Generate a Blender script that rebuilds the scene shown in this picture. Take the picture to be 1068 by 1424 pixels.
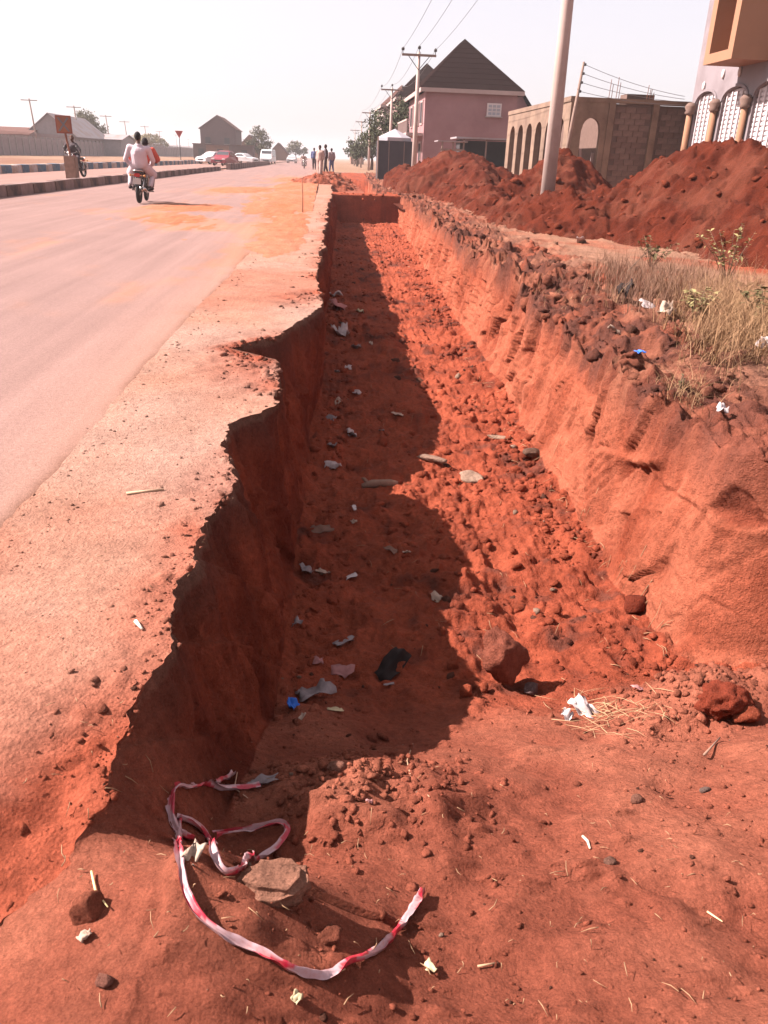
import bpy, bmesh, math, random
import numpy as np
from mathutils import Vector, Matrix
from mathutils.bvhtree import BVHTree

# ------------------------------------------------------------------ camera, sky, sun, exposure
scene = bpy.context.scene
for o in list(bpy.data.objects): bpy.data.objects.remove(o)
COL = scene.collection
R = math.radians
CAM = np.array([0.0, 0.0, 1.35])
YAW, PITCH, ROLL = R(4.958), R(24.378), R(2.2)
FPX, PW, PH = 1080.0, 1068.0, 1424.0
_f = np.array([math.sin(YAW)*math.cos(PITCH), math.cos(YAW)*math.cos(PITCH), -math.sin(PITCH)])
_r = np.array([math.cos(YAW), -math.sin(YAW), 0.0]); _u = np.cross(_r, _f)
CR = _r*math.cos(ROLL) + _u*math.sin(ROLL); CU = np.cross(CR, _f); CF = _f
camd = bpy.data.cameras.new('camera'); cam = bpy.data.objects.new('camera', camd); COL.objects.link(cam)
camd.sensor_fit = 'VERTICAL'; camd.sensor_height = 36.0; camd.lens = FPX/PH*36.0
camd.clip_start = 0.02; camd.clip_end = 6000
cam.matrix_world = Matrix(((CR[0], CU[0], -CF[0], CAM[0]), (CR[1], CU[1], -CF[1], CAM[1]),
                           (CR[2], CU[2], -CF[2], CAM[2]), (0, 0, 0, 1)))
scene.camera = cam
scene.render.resolution_x = 768; scene.render.resolution_y = 1024

SUN_TO = Vector((-1.12, 0.17, 1.0)).normalized()          # direction towards the sun
world = bpy.data.worlds.new('World'); scene.world = world; world.use_nodes = True
wn = world.node_tree; bg = wn.nodes['Background']
sky = wn.nodes.new('ShaderNodeTexSky'); sky.sky_type = 'NISHITA'; sky.sun_disc = False
sky.sun_elevation = math.asin(SUN_TO.z); sky.sun_rotation = math.atan2(SUN_TO.x, SUN_TO.y) % (2*math.pi)
sky.air_density = 1.0; sky.dust_density = 2.0; sky.ozone_density = 1.0
# Harmattan dust: the clear-sky colours are veiled by an even pale, faintly pink haze
ds = wn.nodes.new('ShaderNodeHueSaturation'); ds.inputs['Saturation'].default_value = 0.45
hs = wn.nodes.new('ShaderNodeMix'); hs.data_type = 'RGBA'; hs.inputs[0].default_value = 0.5
hs.inputs[7].default_value = (4.4, 3.68, 3.92, 1)
wn.links.new(sky.outputs[0], ds.inputs['Color']); wn.links.new(ds.outputs[0], hs.inputs[6])
wn.links.new(hs.outputs[2], bg.inputs['Color']); bg.inputs['Strength'].default_value = 0.067
sund = bpy.data.lights.new('sun', 'SUN'); sun = bpy.data.objects.new('sun', sund); COL.objects.link(sun)
sund.energy = 5.0; sund.angle = R(0.5); sund.color = (1.0, 0.87, 0.82)
sun.rotation_euler = SUN_TO.to_track_quat('Z', 'Y').to_euler()
vs = scene.view_settings
vs.view_transform = 'Standard'; vs.look = 'None'; vs.exposure = 1.8; vs.gamma = 1.0; vs.use_curve_mapping = False

# ------------------------------------------------------------------ helpers
rnd = random.Random(7); rng = np.random.default_rng(7)
def ray(x, y): return CF + CR*((x-PW/2)/FPX) - CU*((y-PH/2)/FPX)
def pz(x, y, z=0.0):
    d = ray(x, y); return Vector(CAM + d*((z-CAM[2])/d[2]))
def pY(x, y, Y):
    d = ray(x, y); return Vector(CAM + d*(Y/d[1]))
def pX(x, y, X):
    d = ray(x, y); return Vector(CAM + d*(X/d[0]))
def lin(r, g, b):
    f = lambda c: (c/255/12.92 if c/255 <= .04045 else ((c/255+.055)/1.055)**2.4)
    return (f(r), f(g), f(b))
def sstep(a, b, x):
    t = np.clip((x-a)/(b-a), 0, 1); return t*t*(3-2*t)

def _hash(ix, iy, iz, seed):
    h = (ix.astype(np.int64)*374761393 + iy.astype(np.int64)*668265263 + iz.astype(np.int64)*1274126177 + seed*974634777) & 0xffffffff
    h = ((h ^ (h >> 13))*1103515245) & 0xffffffff
    h = ((h ^ (h >> 16))*2246822519) & 0xffffffff
    return ((h ^ (h >> 15)) & 0xffffff).astype(np.float64)/16777215.0
def vnoise(x, y, z=None, seed=0):
    """value noise in -1..1"""
    if z is None:
        ix, iy = np.floor(x), np.floor(y); fx, fy = x-ix, y-iy
        fx = fx*fx*fx*(fx*(fx*6-15)+10); fy = fy*fy*fy*(fy*(fy*6-15)+10); o = np.zeros_like(ix)
        a = _hash(ix, iy, o, seed); b = _hash(ix+1, iy, o, seed); c = _hash(ix, iy+1, o, seed); d = _hash(ix+1, iy+1, o, seed)
        return ((a+(b-a)*fx)*(1-fy) + (c+(d-c)*fx)*fy)*2-1
    ix, iy, iz = np.floor(x), np.floor(y), np.floor(z); fx, fy, fz = x-ix, y-iy, z-iz
    fx = fx*fx*(3-2*fx); fy = fy*fy*(3-2*fy); fz = fz*fz*(3-2*fz)
    r = 0
    for dz in (0, 1):
        a = _hash(ix, iy, iz+dz, seed); b = _hash(ix+1, iy, iz+dz, seed); c = _hash(ix, iy+1, iz+dz, seed); d = _hash(ix+1, iy+1, iz+dz, seed)
        v = (a+(b-a)*fx)*(1-fy) + (c+(d-c)*fx)*fy
        r = r + v*(fz if dz else 1-fz)
    return r*2-1
def fbm(x, y, seed=0, oct=4, gain=.5):
    s = 0; a = 1.0; t = 0; f = 1.0
    for k in range(oct):
        s = s + a*vnoise(x*f+17.3*k, y*f-9.1*k, None, seed+k); t += a; a *= gain; f *= 2.03
    return s/t
def domes(x, y, cell, rmin, rmax, dens, seed):
    """half-buried clods: max over neighbouring cells of a spherical cap, units of metres"""
    X, Y = x/cell, y/cell; ix, iy = np.floor(X), np.floor(Y); best = np.zeros_like(X); o = np.zeros_like(X)
    for dx in (-1, 0, 1):
        for dy in (-1, 0, 1):
            jx, jy = ix+dx, iy+dy
            cx = jx+_hash(jx, jy, o, seed); cy = jy+_hash(jx, jy, o, seed+1)
            r = (rmin+(rmax-rmin)*_hash(jx, jy, o, seed+2)**2)/cell*np.where(_hash(jx, jy, o, seed+3) < dens, 1, 0)
            e = .6+.8*_hash(jx, jy, o, seed+4)
            d2 = ((X-cx)*e)**2+((Y-cy)/e)**2
            best = np.maximum(best, np.sqrt(np.maximum(r*r-d2, 0))*(.5+.6*_hash(jx, jy, o, seed+5)))
    return best*cell

def mesh_np(name, V, F, mats, parent=None, smooth=True, col=None, fmat=None):
    """V (n,3), F (m,3|4) arrays -> linked mesh object"""
    V = np.asarray(V, np.float32); F = np.asarray(F, np.int32); k = F.shape[1]
    me = bpy.data.meshes.new(name)
    me.vertices.add(len(V)); me.vertices.foreach_set('co', V.ravel())
    me.loops.add(F.size); me.loops.foreach_set('vertex_index', F.ravel())
    me.polygons.add(len(F)); me.polygons.foreach_set('loop_start', np.arange(0, F.size, k, dtype=np.int32))
    me.update(calc_edges=True)
    if smooth: me.polygons.foreach_set('use_smooth', np.ones(len(F), bool))
    if col is not None:
        c = np.ones((len(V), 4), np.float32); c[:, :3] = col
        at = me.color_attributes.new('Col', 'FLOAT_COLOR', 'POINT'); at.data.foreach_set('color', c.ravel())
    for m in (mats if isinstance(mats, (list, tuple)) else [mats]): me.materials.append(m)
    if fmat is not None: me.polygons.foreach_set('material_index', np.asarray(fmat, np.int32))
    me.validate(); me.update()
    o = bpy.data.objects.new(name, me); COL.objects.link(o)
    if parent: o.parent = parent
    return o

class MB:
    def __init__(s): s.v = []; s.f = []
    def add(s, vs, fs):
        n = len(s.v); s.v += [tuple(v) for v in vs]; s.f += [tuple(i+n for i in f) for f in fs]; return s
    def box(s, c, d, rz=0.0, bev=0.0, rx=0.0):
        hx, hy, hz = d[0]/2, d[1]/2, d[2]/2
        M = Matrix.Rotation(rz, 3, 'Z') @ Matrix.Rotation(rx, 3, 'X'); c = Vector(c)
        if bev <= 0:
            vs = [(x, y, z) for z in (-hz, hz) for x, y in ((-hx, -hy), (hx, -hy), (hx, hy), (-hx, hy))]
            fs = [(3, 2, 1, 0), (4, 5, 6, 7), (0, 1, 5, 4), (1, 2, 6, 5), (2, 3, 7, 6), (3, 0, 4, 7)]
            return s.add([c + M @ Vector(v) for v in vs], fs)
        bm = bmesh.new(); bmesh.ops.create_cube(bm, size=1)
        for v in bm.verts: v.co = Vector((v.co.x*d[0], v.co.y*d[1], v.co.z*d[2]))
        bmesh.ops.bevel(bm, geom=bm.edges[:], offset=bev, segments=2, affect='EDGES')
        bm.verts.ensure_lookup_table()
        s.add([c + M @ v.co for v in bm.verts], [[v.index for v in f.verts] for f in bm.faces]); bm.free(); return s
    def span(s, a, b): # box from corner a to corner b
        a, b = Vector(a), Vector(b); return s.box((a+b)/2, [abs(b[i]-a[i]) for i in range(3)])
    def tube(s, pts, r, n=8, cap=True):
        pts = [Vector(p) for p in pts]; rs = r if isinstance(r, (list, tuple)) else [r]*len(pts); base = len(s.v); up = None
        for i, p in enumerate(pts):
            t = (pts[min(i+1, len(pts)-1)]-pts[max(i-1, 0)]).normalized()
            if up is None: up = Vector((0, 0, 1)) if abs(t.z) < .9 else Vector((1, 0, 0))
            a = t.cross(up).normalized(); b = a.cross(t); up = b
            for k in range(n):
                an = 2*math.pi*k/n; s.v.append(tuple(p+(a*math.cos(an)+b*math.sin(an))*rs[i]))
        for i in range(len(pts)-1):
            for k in range(n):
                s.f.append((base+i*n+k, base+i*n+(k+1) % n, base+(i+1)*n+(k+1) % n, base+(i+1)*n+k))
        if cap:
            s.f.append(tuple(base+k for k in range(n))[::-1]); s.f.append(tuple(base+(len(pts)-1)*n+k for k in range(n)))
        return s
    def lathe(s, prof, c, axis='Z', n=20):
        """prof list of (r, h); revolved about axis through c"""
        base = len(s.v); c = Vector(c)
        for r, h in prof:
            for k in range(n):
                a = 2*math.pi*k/n; p = (r*math.cos(a), r*math.sin(a), h)
                p = {'Z': p, 'X': (p[2], p[0], p[1]), 'Y': (p[0], p[2], p[1])}[axis]; s.v.append(tuple(c+Vector(p)))
        for i in range(len(prof)-1):
            for k in range(n): s.f.append((base+i*n+k, base+i*n+(k+1) % n, base+(i+1)*n+(k+1) % n, base+(i+1)*n+k))
        return s
    def ball(s, c, r, n=10, m=7, sc=(1, 1, 1)):
        base = len(s.v); c = Vector(c)
        for i in range(m+1):
            th = math.pi*(i+.001)/(m+.002)
            for k in range(n):
                a = 2*math.pi*k/n
                s.v.append(tuple(c+Vector((r*sc[0]*math.sin(th)*math.cos(a), r*sc[1]*math.sin(th)*math.sin(a), r*sc[2]*math.cos(th)))))
        for i in range(m):
            for k in range(n): s.f.append((base+i*n+k, base+(i+1)*n+k, base+(i+1)*n+(k+1) % n, base+i*n+(k+1) % n))
        s.f.append(tuple(base+k for k in range(n))); s.f.append(tuple(base+m*n+k for k in range(n))[::-1]); return s
    def caps(s, p0, p1, r0, r1, k=5):
        p0, p1 = Vector(p0), Vector(p1); L = (p1-p0).length
        k = max(2, int(L/(min(r0, r1)*.8))+1)
        s.tube([p0, p1], [r0, r1], 10); s.ball(p0, r0); s.ball(p1, r1); return s
    def poly_prism(s, pts, axis, a, b):
        """pts 2D outline extruded along axis ('X' pts=(y,z); 'Y' pts=(x,z); 'Z' pts=(x,y)) from a to b"""
        f = {'X': lambda p, t: (t, p[0], p[1]), 'Y': lambda p, t: (p[0], t, p[1]), 'Z': lambda p, t: (p[0], p[1], t)}[axis]
        n = len(pts); vs = [f(p, a) for p in pts]+[f(p, b) for p in pts]
        return s.add(vs, [tuple(range(n))[::-1], tuple(range(n, 2*n))]+[(i, (i+1) % n, n+(i+1) % n, n+i) for i in range(n)])
    def build(s, name, mat, parent=None, smooth=False, fix=True):
        me = bpy.data.meshes.new(name); me.from_pydata(s.v, [], s.f)
        if fix:
            bm = bmesh.new(); bm.from_mesh(me); bmesh.ops.recalc_face_normals(bm, faces=bm.faces[:]); bm.to_mesh(me); bm.free()
        me.materials.append(mat)
        if smooth:
            me.polygons.foreach_set('use_smooth', np.ones(len(me.polygons), bool))
        me.update(); o = bpy.data.objects.new(name, me); COL.objects.link(o)
        if parent: o.parent = parent
        return o

def tag(o, label=None, cat=None, group=None, kind=None):
    if label: o['label'] = label
    if cat: o['category'] = cat
    if group: o['group'] = group
    if kind: o['kind'] = kind
    return o
def thing(name, label, cat, loc=(0, 0, 0), rz=0.0, group=None):
    o = bpy.data.objects.new(name, None); COL.objects.link(o); o.location = loc; o.rotation_euler = (0, 0, rz)
    o.empty_display_size = .2
    return tag(o, label, cat, group)
def copy_tree(o, parent=None):
    c = o.copy(); COL.objects.link(c); c.parent = parent
    for ch in list(o.children): copy_tree(ch, c)
    return c

# ------------------------------------------------------------------ materials
def newmat(name):
    m = bpy.data.materials.new(name); m.use_nodes = True; nt = m.node_tree
    return m, nt, nt.nodes['Principled BSDF']
def N(nt, t, **kw):
    n = nt.nodes.new(t)
    for k, v in kw.items(): setattr(n, k, v)
    return n
def noise_node(nt, src, scale, detail=6, rough=.6, dist=0):
    n = N(nt, 'ShaderNodeTexNoise'); n.inputs['Scale'].default_value = scale; n.inputs['Detail'].default_value = detail
    n.inputs['Roughness'].default_value = rough; n.inputs['Distortion'].default_value = dist
    nt.links.new(src, n.inputs['Vector']); return n
def ramp(nt, src, a, b, c0, c1):
    n = N(nt, 'ShaderNodeMapRange'); n.inputs[1].default_value = a; n.inputs[2].default_value = b
    n.inputs[3].default_value = c0; n.inputs[4].default_value = c1; nt.links.new(src, n.inputs[0]); return n
def mulcol(nt, c, f):
    n = N(nt, 'ShaderNodeVectorMath', operation='SCALE'); nt.links.new(c, n.inputs[0]); nt.links.new(f, n.inputs['Scale']); return n
def mixcol(nt, f, a, b):
    n = N(nt, 'ShaderNodeMix', data_type='RGBA'); 
    for i, s in ((0, f), (6, a), (7, b)):
        if hasattr(s, 'links') or hasattr(s, 'is_output'): nt.links.new(s, n.inputs[i])
        elif i == 0: n.inputs[0].default_value = s
        else: n.inputs[i].default_value = (*s, 1)
    return n.outputs[2]
def bump(nt, bs, src, strength, dist):
    n = N(nt, 'ShaderNodeBump'); n.inputs['Strength'].default_value = strength; n.inputs['Distance'].default_value = dist
    nt.links.new(src, n.inputs['Height'])
    old = bs.inputs['Normal'].links
    if old: nt.links.new(old[0].from_socket, n.inputs['Normal'])
    nt.links.new(n.outputs[0], bs.inputs['Normal'])
def surf(name, col, rough=.8, var=.25, scale=6., bump_s=.3, bump_d=.01, bscale=60., metal=0, spec=.3, alt=None, altscale=1.5, alta=.45, altb=.65):
    """painted / plastered / built surface: colour with uneven tone, optional second colour in patches, fine bump"""
    m, nt, bs = newmat(name); tc = N(nt, 'ShaderNodeTexCoord').outputs['Object']
    n1 = noise_node(nt, tc, scale, 7, .65); f = ramp(nt, n1.outputs[0], .25, .75, 1-var, 1+var)
    rgb = N(nt, 'ShaderNodeRGB'); rgb.outputs[0].default_value = (*col, 1); c = rgb.outputs[0]
    if alt:
        n2 = noise_node(nt, tc, altscale, 8, .7); g = ramp(nt, n2.outputs[0], alta, altb, 0, 1); c = mixcol(nt, g.outputs[0], c, alt)
    nt.links.new(mulcol(nt, c, f.outputs[0]).outputs[0], bs.inputs['Base Color'])
    bs.inputs['Roughness'].default_value = rough; bs.inputs['Metallic'].default_value = metal
    bs.inputs['Specular IOR Level'].default_value = spec
    if bump_s: bump(nt, bs, noise_node(nt, tc, bscale, 5, .6).outputs[0], bump_s, bump_d)
    return m
def soil_mat(name, fine=1.0, crumbs=.0):
    """earth: colour of the soil type comes from the mesh (attribute Col), grain and crumbs from noise"""
    m, nt, bs = newmat(name); tc = N(nt, 'ShaderNodeTexCoord').outputs['Object']
    at = N(nt, 'ShaderNodeAttribute', attribute_name='Col')
    a = noise_node(nt, tc, 3.1, 8, .7); b = noise_node(nt, tc, 34, 6, .7); g = noise_node(nt, tc, 260, 3, .6)
    fa = ramp(nt, a.outputs[0], .25, .75, .72, 1.22); fb = ramp(nt, b.outputs[0], .28, .72, .68, 1.28); fg = ramp(nt, g.outputs[0], .25, .75, .72, 1.25)
    c = mulcol(nt, at.outputs['Color'], fa.outputs[0]); c = mulcol(nt, c.outputs[0], fb.outputs[0]); c = mulcol(nt, c.outputs[0], fg.outputs[0])
    nt.links.new(c.outputs[0], bs.inputs['Base Color'])
    bs.inputs['Roughness'].default_value = 1.0; bs.inputs['Specular IOR Level'].default_value = .08
    bump(nt, bs, noise_node(nt, tc, 22, 9, .72).outputs[0], .8*fine, .05)
    v = N(nt, 'ShaderNodeTexVoronoi'); v.inputs['Scale'].default_value = 75; v.inputs['Randomness'].default_value = 1; nt.links.new(tc, v.inputs['Vector'])
    bump(nt, bs, ramp(nt, v.outputs['Distance'], 0, .55, 1, 0).outputs[0], .5*fine, .010)
    bump(nt, bs, noise_node(nt, tc, 420, 4, .7).outputs[0], .6*fine, .004)
    return m
M = {}
M['soil'] = soil_mat('earth')
M['soil_soft'] = soil_mat('soft_earth', .6)
def road_mat():
    m, nt, bs = newmat('dusty_asphalt'); tc = N(nt, 'ShaderNodeTexCoord').outputs['Object']
    at = N(nt, 'ShaderNodeAttribute', attribute_name='Col')
    a = noise_node(nt, tc, .6, 8, .62, .4); g = noise_node(nt, tc, 150, 4, .75)
    mp = N(nt, 'ShaderNodeMapping'); mp.inputs['Scale'].default_value = (1.6, .05, 1); nt.links.new(tc, mp.inputs['Vector'])
    st = noise_node(nt, mp.outputs[0], 2.2, 5, .6)
    c = mulcol(nt, at.outputs['Color'], ramp(nt, a.outputs[0], .25, .75, .93, 1.07).outputs[0])
    c = mulcol(nt, c.outputs[0], ramp(nt, g.outputs[0], .3, .7, .66, 1.32).outputs[0])
    c = mulcol(nt, c.outputs[0], ramp(nt, st.outputs[0], .3, .7, .86, 1.10).outputs[0])
    g2 = noise_node(nt, tc, 48, 5, .8); c = mulcol(nt, c.outputs[0], ramp(nt, g2.outputs[0], .3, .7, .80, 1.18).outputs[0])
    nt.links.new(c.outputs[0], bs.inputs['Base Color']); bs.inputs['Roughness'].default_value = .95; bs.inputs['Specular IOR Level'].default_value = .06
    bump(nt, bs, noise_node(nt, tc, 130, 4, .75).outputs[0], .6, .008); return m
M['road'] = road_mat()
RED = np.array([.232, .0535, .0270]); REDD = np.array([.125, .025, .0130]); DUST = np.array([.285, .172, .132])
ORANGE = np.array([.300, .090, .050]); HUMUS = np.array([.080, .030, .021]); TAN = np.array([.255, .135, .088]); ASPH = np.array([.205, .130, .116])
def mixc(a, b, t): return a*(1-t)[..., None]+b*t[..., None]

# ------------------------------------------------------------------ terrain: one swept cross-section (shoulder | wall | floor | wall | bank)
rimpx = [(455, 290), (450, 330), (441, 380), (448, 425), (385, 468), (318, 484), (388, 501), (384, 563), (320, 590), (310, 628), (332, 650),
         (318, 690), (290, 722), (250, 820), (236, 905), (166, 1010), (140, 1060), (85, 1145)]
rimw = sorted([tuple(pz(*q))[:2] for q in rimpx], key=lambda t: t[1])
RY = np.array([-2, .6, 1.0]+[t[0+1] for t in rimw]+[34.5, 60, 90]); RX = np.array([-1.15, -1.0, -.85]+[t[0] for t in rimw]+[.35, .55, .8])
def rim_l(y):
    x = np.interp(y, RY, RX)
    x = x + .022*vnoise(y*9, y*0+3.3, None, 5)+.016*vnoise(y*23, y*0+1.3, None, 6)+.010*vnoise(y*55, y*0+1.3, None, 8)+.05*vnoise(y*1.1, y*0, None, 9)*sstep(8, 14, y)
    return x
def foot_l(y): return np.where(y < 1.3, -.33+.05*(1.3-y), -.29+.0245*y - .03*sstep(1.3, 2.2, 3.5-y)) + .02*vnoise(y*1.7, y*0, None, 15)
def foot_r(y): return 1.75+.04*y + 2.6*sstep(0, 1, (3.42-y)/1.0) + .05*vnoise(y*1.1, y*0, None, 21)+.02*vnoise(y*4, y*0, None, 22)
def rim_r(y): return 2.0+.0355*y + 2.6*sstep(0, 1, (3.75-y)/1.2) + .07*vnoise(y*.9, y*0, None, 25)+.05*vnoise(y*3.1, y*0, None, 26)+.02*vnoise(y*11, y*0, None, 27)
def floor_z(y):
    r = np.interp(y, [-2, .6, 1.0, 1.25, 1.5, 2.0, 2.5, 2.95, 3.35, 36], [-.12, -.20, -.26, -.33, -.42, -.61, -.83, -1.02, -1.12, -1.12])
    a = sstep(34.97, 35.04, y); r = r*(1-a) + (-.02)*a
    b = sstep(37.0, 37.5, y)*(1-sstep(58, 62, y)); r = r*(1-b) + -1.0*b
    return r
def rim_rz(y): return -.10 + .04*vnoise(y*.8, y*0, None, 31)
ys = np.concatenate([np.linspace(-2, .62, 30, endpoint=False), np.geomspace(.62, 34.6, 800, endpoint=False), np.linspace(34.6, 34.94, 6, endpoint=False), np.linspace(34.94, 35.08, 12, endpoint=False), np.linspace(35.08, 38.2, 50, endpoint=False), np.geomspace(38.2, 90, 90)])
nA, nB, nC, nD, nE, nG = 150, 84, 190, 120, 190, 16
Yg = ys[:, None]
xl, xlb, xrb, xr = rim_l(ys)[:, None], foot_l(ys)[:, None], foot_r(ys)[:, None], rim_r(ys)[:, None]
# the second stretch of trench beyond the causeway is narrower
w2 = sstep(36, 38, ys)[:, None]; xrb = xrb - w2*1.0; xr = xr - w2*.9
zf, zr = floor_z(ys)[:, None], rim_rz(ys)[:, None]
zfl = zf + (-.06-zf)*sstep(1.62, 1.2, ys)[:, None]      # the wall peters out at the ramp's near corner
def seg(n, endpoint=False): return np.linspace(0, 1, n, endpoint=endpoint)[None, :]
tA = seg(nA); XA = xl + (-12-xl)*(1-tA)**2.6; ZA = -.004 + 0*XA
tB = seg(nB); pB = np.where(tB < .12, tB*.6, .072+(tB-.12)*(1-.072)/.88); XB = xl+(xlb-xl)*pB; ZB = 0*XB + zfl*tB
tC = seg(nC); XC = xlb+(xrb-xlb)*tC; ZC = zf + (zfl-zf)*sstep(.62, 0, XC-xlb)
tD = seg(nD); XD = xrb+(xr-xrb)*tD**.8; ZD = zf + (zr-zf)*tD
tE = seg(nE); XE = xr + 4.2*tE**1.25; ZE = zr + (.02-zr)*sstep(0, .5, tE)
tG = seg(nG, True); XG = xr+4.2 + (18-xr-4.2)*tG; ZG = .02+0*XG
GX = np.concatenate([XA, XB, XC, XD, XE, XG], 1); GZ = np.concatenate([ZA, ZB, ZC, ZD, ZE, ZG], 1); GY = np.repeat(Yg, GX.shape[1], 1)
nc = GX.shape[1]; iB, iC, iD, iE, iG = nA, nA+nB, nA+nB+nC, nA+nB+nC+nD, nA+nB+nC+nD+nE
cid = np.zeros(nc); cid[iB:iC] = 1; cid[iC:iD] = 2; cid[iD:iE] = 3; cid[iE:] = 4
depth = np.maximum(-zf, 0)+0*GX
BX, BY, BZ = GX.copy(), GY.copy(), GZ.copy()
ramp_m = 1-sstep(2.6, 3.3, GY)                        # soft, trodden earth of the ramp
fl = np.repeat((cid == 2)[None, :].astype(float), len(ys), 0)
ux = np.concatenate([0*tA+0, tB, tC, tD, tE, tG], 1)+0*GX
m_floor = np.where(cid[None, :] == 2, 1.0, np.where(cid[None, :] == 1, sstep(.85, 1, ux), np.where(cid[None, :] == 3, sstep(.15, 0, ux), 0)))
m_bank = np.where(cid[None, :] >= 4, 1.0, np.where(cid[None, :] == 3, sstep(.72, 1, ux), 0))
m_sh = np.where(cid[None, :] == 0, 1.0, 0.0)
# floor / ramp relief
lump = fbm(BX*3.2, BY*3.2, 40, 4, .55)
soft = fbm(BX*2.6+5, BY*2.6, 50, 3, .45)
clod1 = domes(BX, BY, .17, .02, .085, .55, 60); clod2 = domes(BX, BY, .075, .008, .034, .6, 70)
rough = .025+.05*np.clip(fbm(BX*.9, BY*.9, 77, 3)+.35, 0, 1)
rut = -.03*np.exp(-((BX-(1.0+.03*BY))/.16)**2)*(1-ramp_m)
foot = domes(BX, BY, .42, .05, .15, .5, 64)               # trodden hollows
dz_floor = (lump*rough*1.5 + clod1*.5 + clod2*.7 + .02*fbm(BX*14, BY*14, 45, 3) + rut)
small = domes(BX, BY, .11, .004, .017, .35, 66)
patch = sstep(-.02, .35, fbm(BX*1.3+3, BY*1.3, 47, 3))
dz_ramp = soft*.082 - foot*.45 + small*.7 + .006*fbm(BX*17, BY*17, 48, 3) + patch*(clod2*.9+clod1*.35) + .010*fbm(BX*7, BY*7, 49, 3)
edge_fill = .16*np.exp(-np.maximum(BX-xlb, 0)/.14)*.6 + .07*np.exp(-np.maximum(xrb-BX, 0)/.14)      # crumbled earth along the foot of the walls
GZ = GZ + m_floor*(dz_floor*(1-ramp_m) + dz_ramp*ramp_m)*np.clip(depth*3, 0, 1)**.5
GZ = GZ + m_floor*edge_fill*np.clip(depth, 0, 1)*(.6+.8*(fbm(BX*2, BY*2, 91, 3)+.3))*(1-.6*ramp_m)
n_crumb = fbm(BX*5, BY*5, 95, 4, .6)
# the ramp is banked up to the right and towards the right wall
bank_r = .24*sstep(1.0, 2.6, BX)*sstep(3.6, 2.4, BY)+.21*np.exp(-((BX-1.75)/.40)**2-((BY-2.75)/.2)**2)*(.75+.5*fbm(BX*6, BY*6, 97, 3))
GZ = GZ + m_floor*bank_r + m_floor*.17*np.exp(-((BX-.22)/.42)**2-((BY-1.9)/.36)**2)*(.7+.6*n_crumb)
def billow(x, y, f, s): return 1-np.abs(vnoise(x*f, y*f, None, s))
BW = .045*billow(BX, BY, 6, 230)+.028*billow(BX, BY, 13, 231)+.016*billow(BX, BY, 27, 232)
GZ = GZ + m_floor*(1-ramp_m)*(BW-.055)*.75*np.clip(depth, 0, 1) + m_floor*ramp_m*(BW-.055)*.16
# bank: torn topsoil in chunks next to the rim, flatter beyond
dr = np.maximum(BX-xr, 0)
near = np.exp(-(dr/1.3)**2)
def ridged(x, y, s, oct=5):
    t = 0; a = 1.0; f = 1.0
    for k in range(oct): t = t + a*(1-np.abs(vnoise(x*f+k*7.7, y*f-k*3.1, None, s+k)))**2; a *= .52; f *= 2.1
    return t
wx_, wy_ = BX+.10*fbm(BX*5, BY*5, 240, 3), BY+.10*fbm(BX*5+9, BY*5, 244, 3)
chunk = .14*domes(wx_, wy_, .24, .03, .15, .6, 80) + .25*domes(wx_, wy_, .10, .01, .05, .65, 84) + .15*np.maximum(ridged(wx_*2.6, wy_*2.6, 250, 6)-.7, 0) - .10*np.maximum(fbm(wx_*3.1, wy_*3.1, 256, 4, .6)-.1, 0)
spread = (.5+.8*sstep(-.3, .3, fbm(BX*.8, BY*.8, 87, 3)))
hollow = fbm(BX*2.1, BY*2.1, 88, 4, .6)
GZ = GZ + m_bank*(near*(chunk*.95*spread + .13*hollow + .04 + 1.3*(BW-.04)) + (1-near)*(.035*fbm(BX*1.7, BY*1.7, 89, 4)+.35*chunk*sstep(.05, .4, fbm(BX*.7+9, BY*.7, 90, 3))))
# smooth rounded shoulder of the bank corner near the ramp
# walls: vertical scrape marks, spalled facets
hgt = np.clip(depth/1.1, 0, 1)
wl = np.where(cid[None, :] == 1, np.sin(np.clip(ux, 0, 1)*math.pi)**.5, 0.0)
wr = np.where(cid[None, :] == 3, np.sin(np.clip(ux, 0, 1)*math.pi)**.4, 0.0)
def scrape(y, z, s, ff=1.0):
    a = fbm(y*1.1+z*.5, z*.8, s, 3, .5)*.06
    g = np.abs(vnoise(y*6.5+z*1.6, z*.7, None, s+5)); h = np.abs(vnoise(y*15-z*2.2, z*1.1, None, s+6))
    c = fbm(y*7, z*6, s+7, 4, .6)*.018
    t = y*1.9+z*2.3+.35*vnoise(y*1.3, z*1.3, None, s+9); fac = (t-np.floor(t))*.05*(.3+.7*np.abs(vnoise(np.floor(t)*1.7, z*1.2, None, s+11)))
    t2 = y*3.3-z*1.7+.4*vnoise(y*2.1, z*2.1, None, s+13); fac = fac + (t2-np.floor(t2))*.03*(vnoise(y*1.1+4, z*.9, None, s+15) > 0)
    t3 = y*13+z*4+.6*vnoise(y*2, z*3, None, s+17); fac = fac + .010*np.abs(t3-np.floor(t3)-.5)*sstep(0, .4, vnoise(y*.9, z*1.4, None, s+19))
    return a - (1-g)**6*.045 - (1-h)**7*.03 + c*1.5 + fac*1.3*ff
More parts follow.
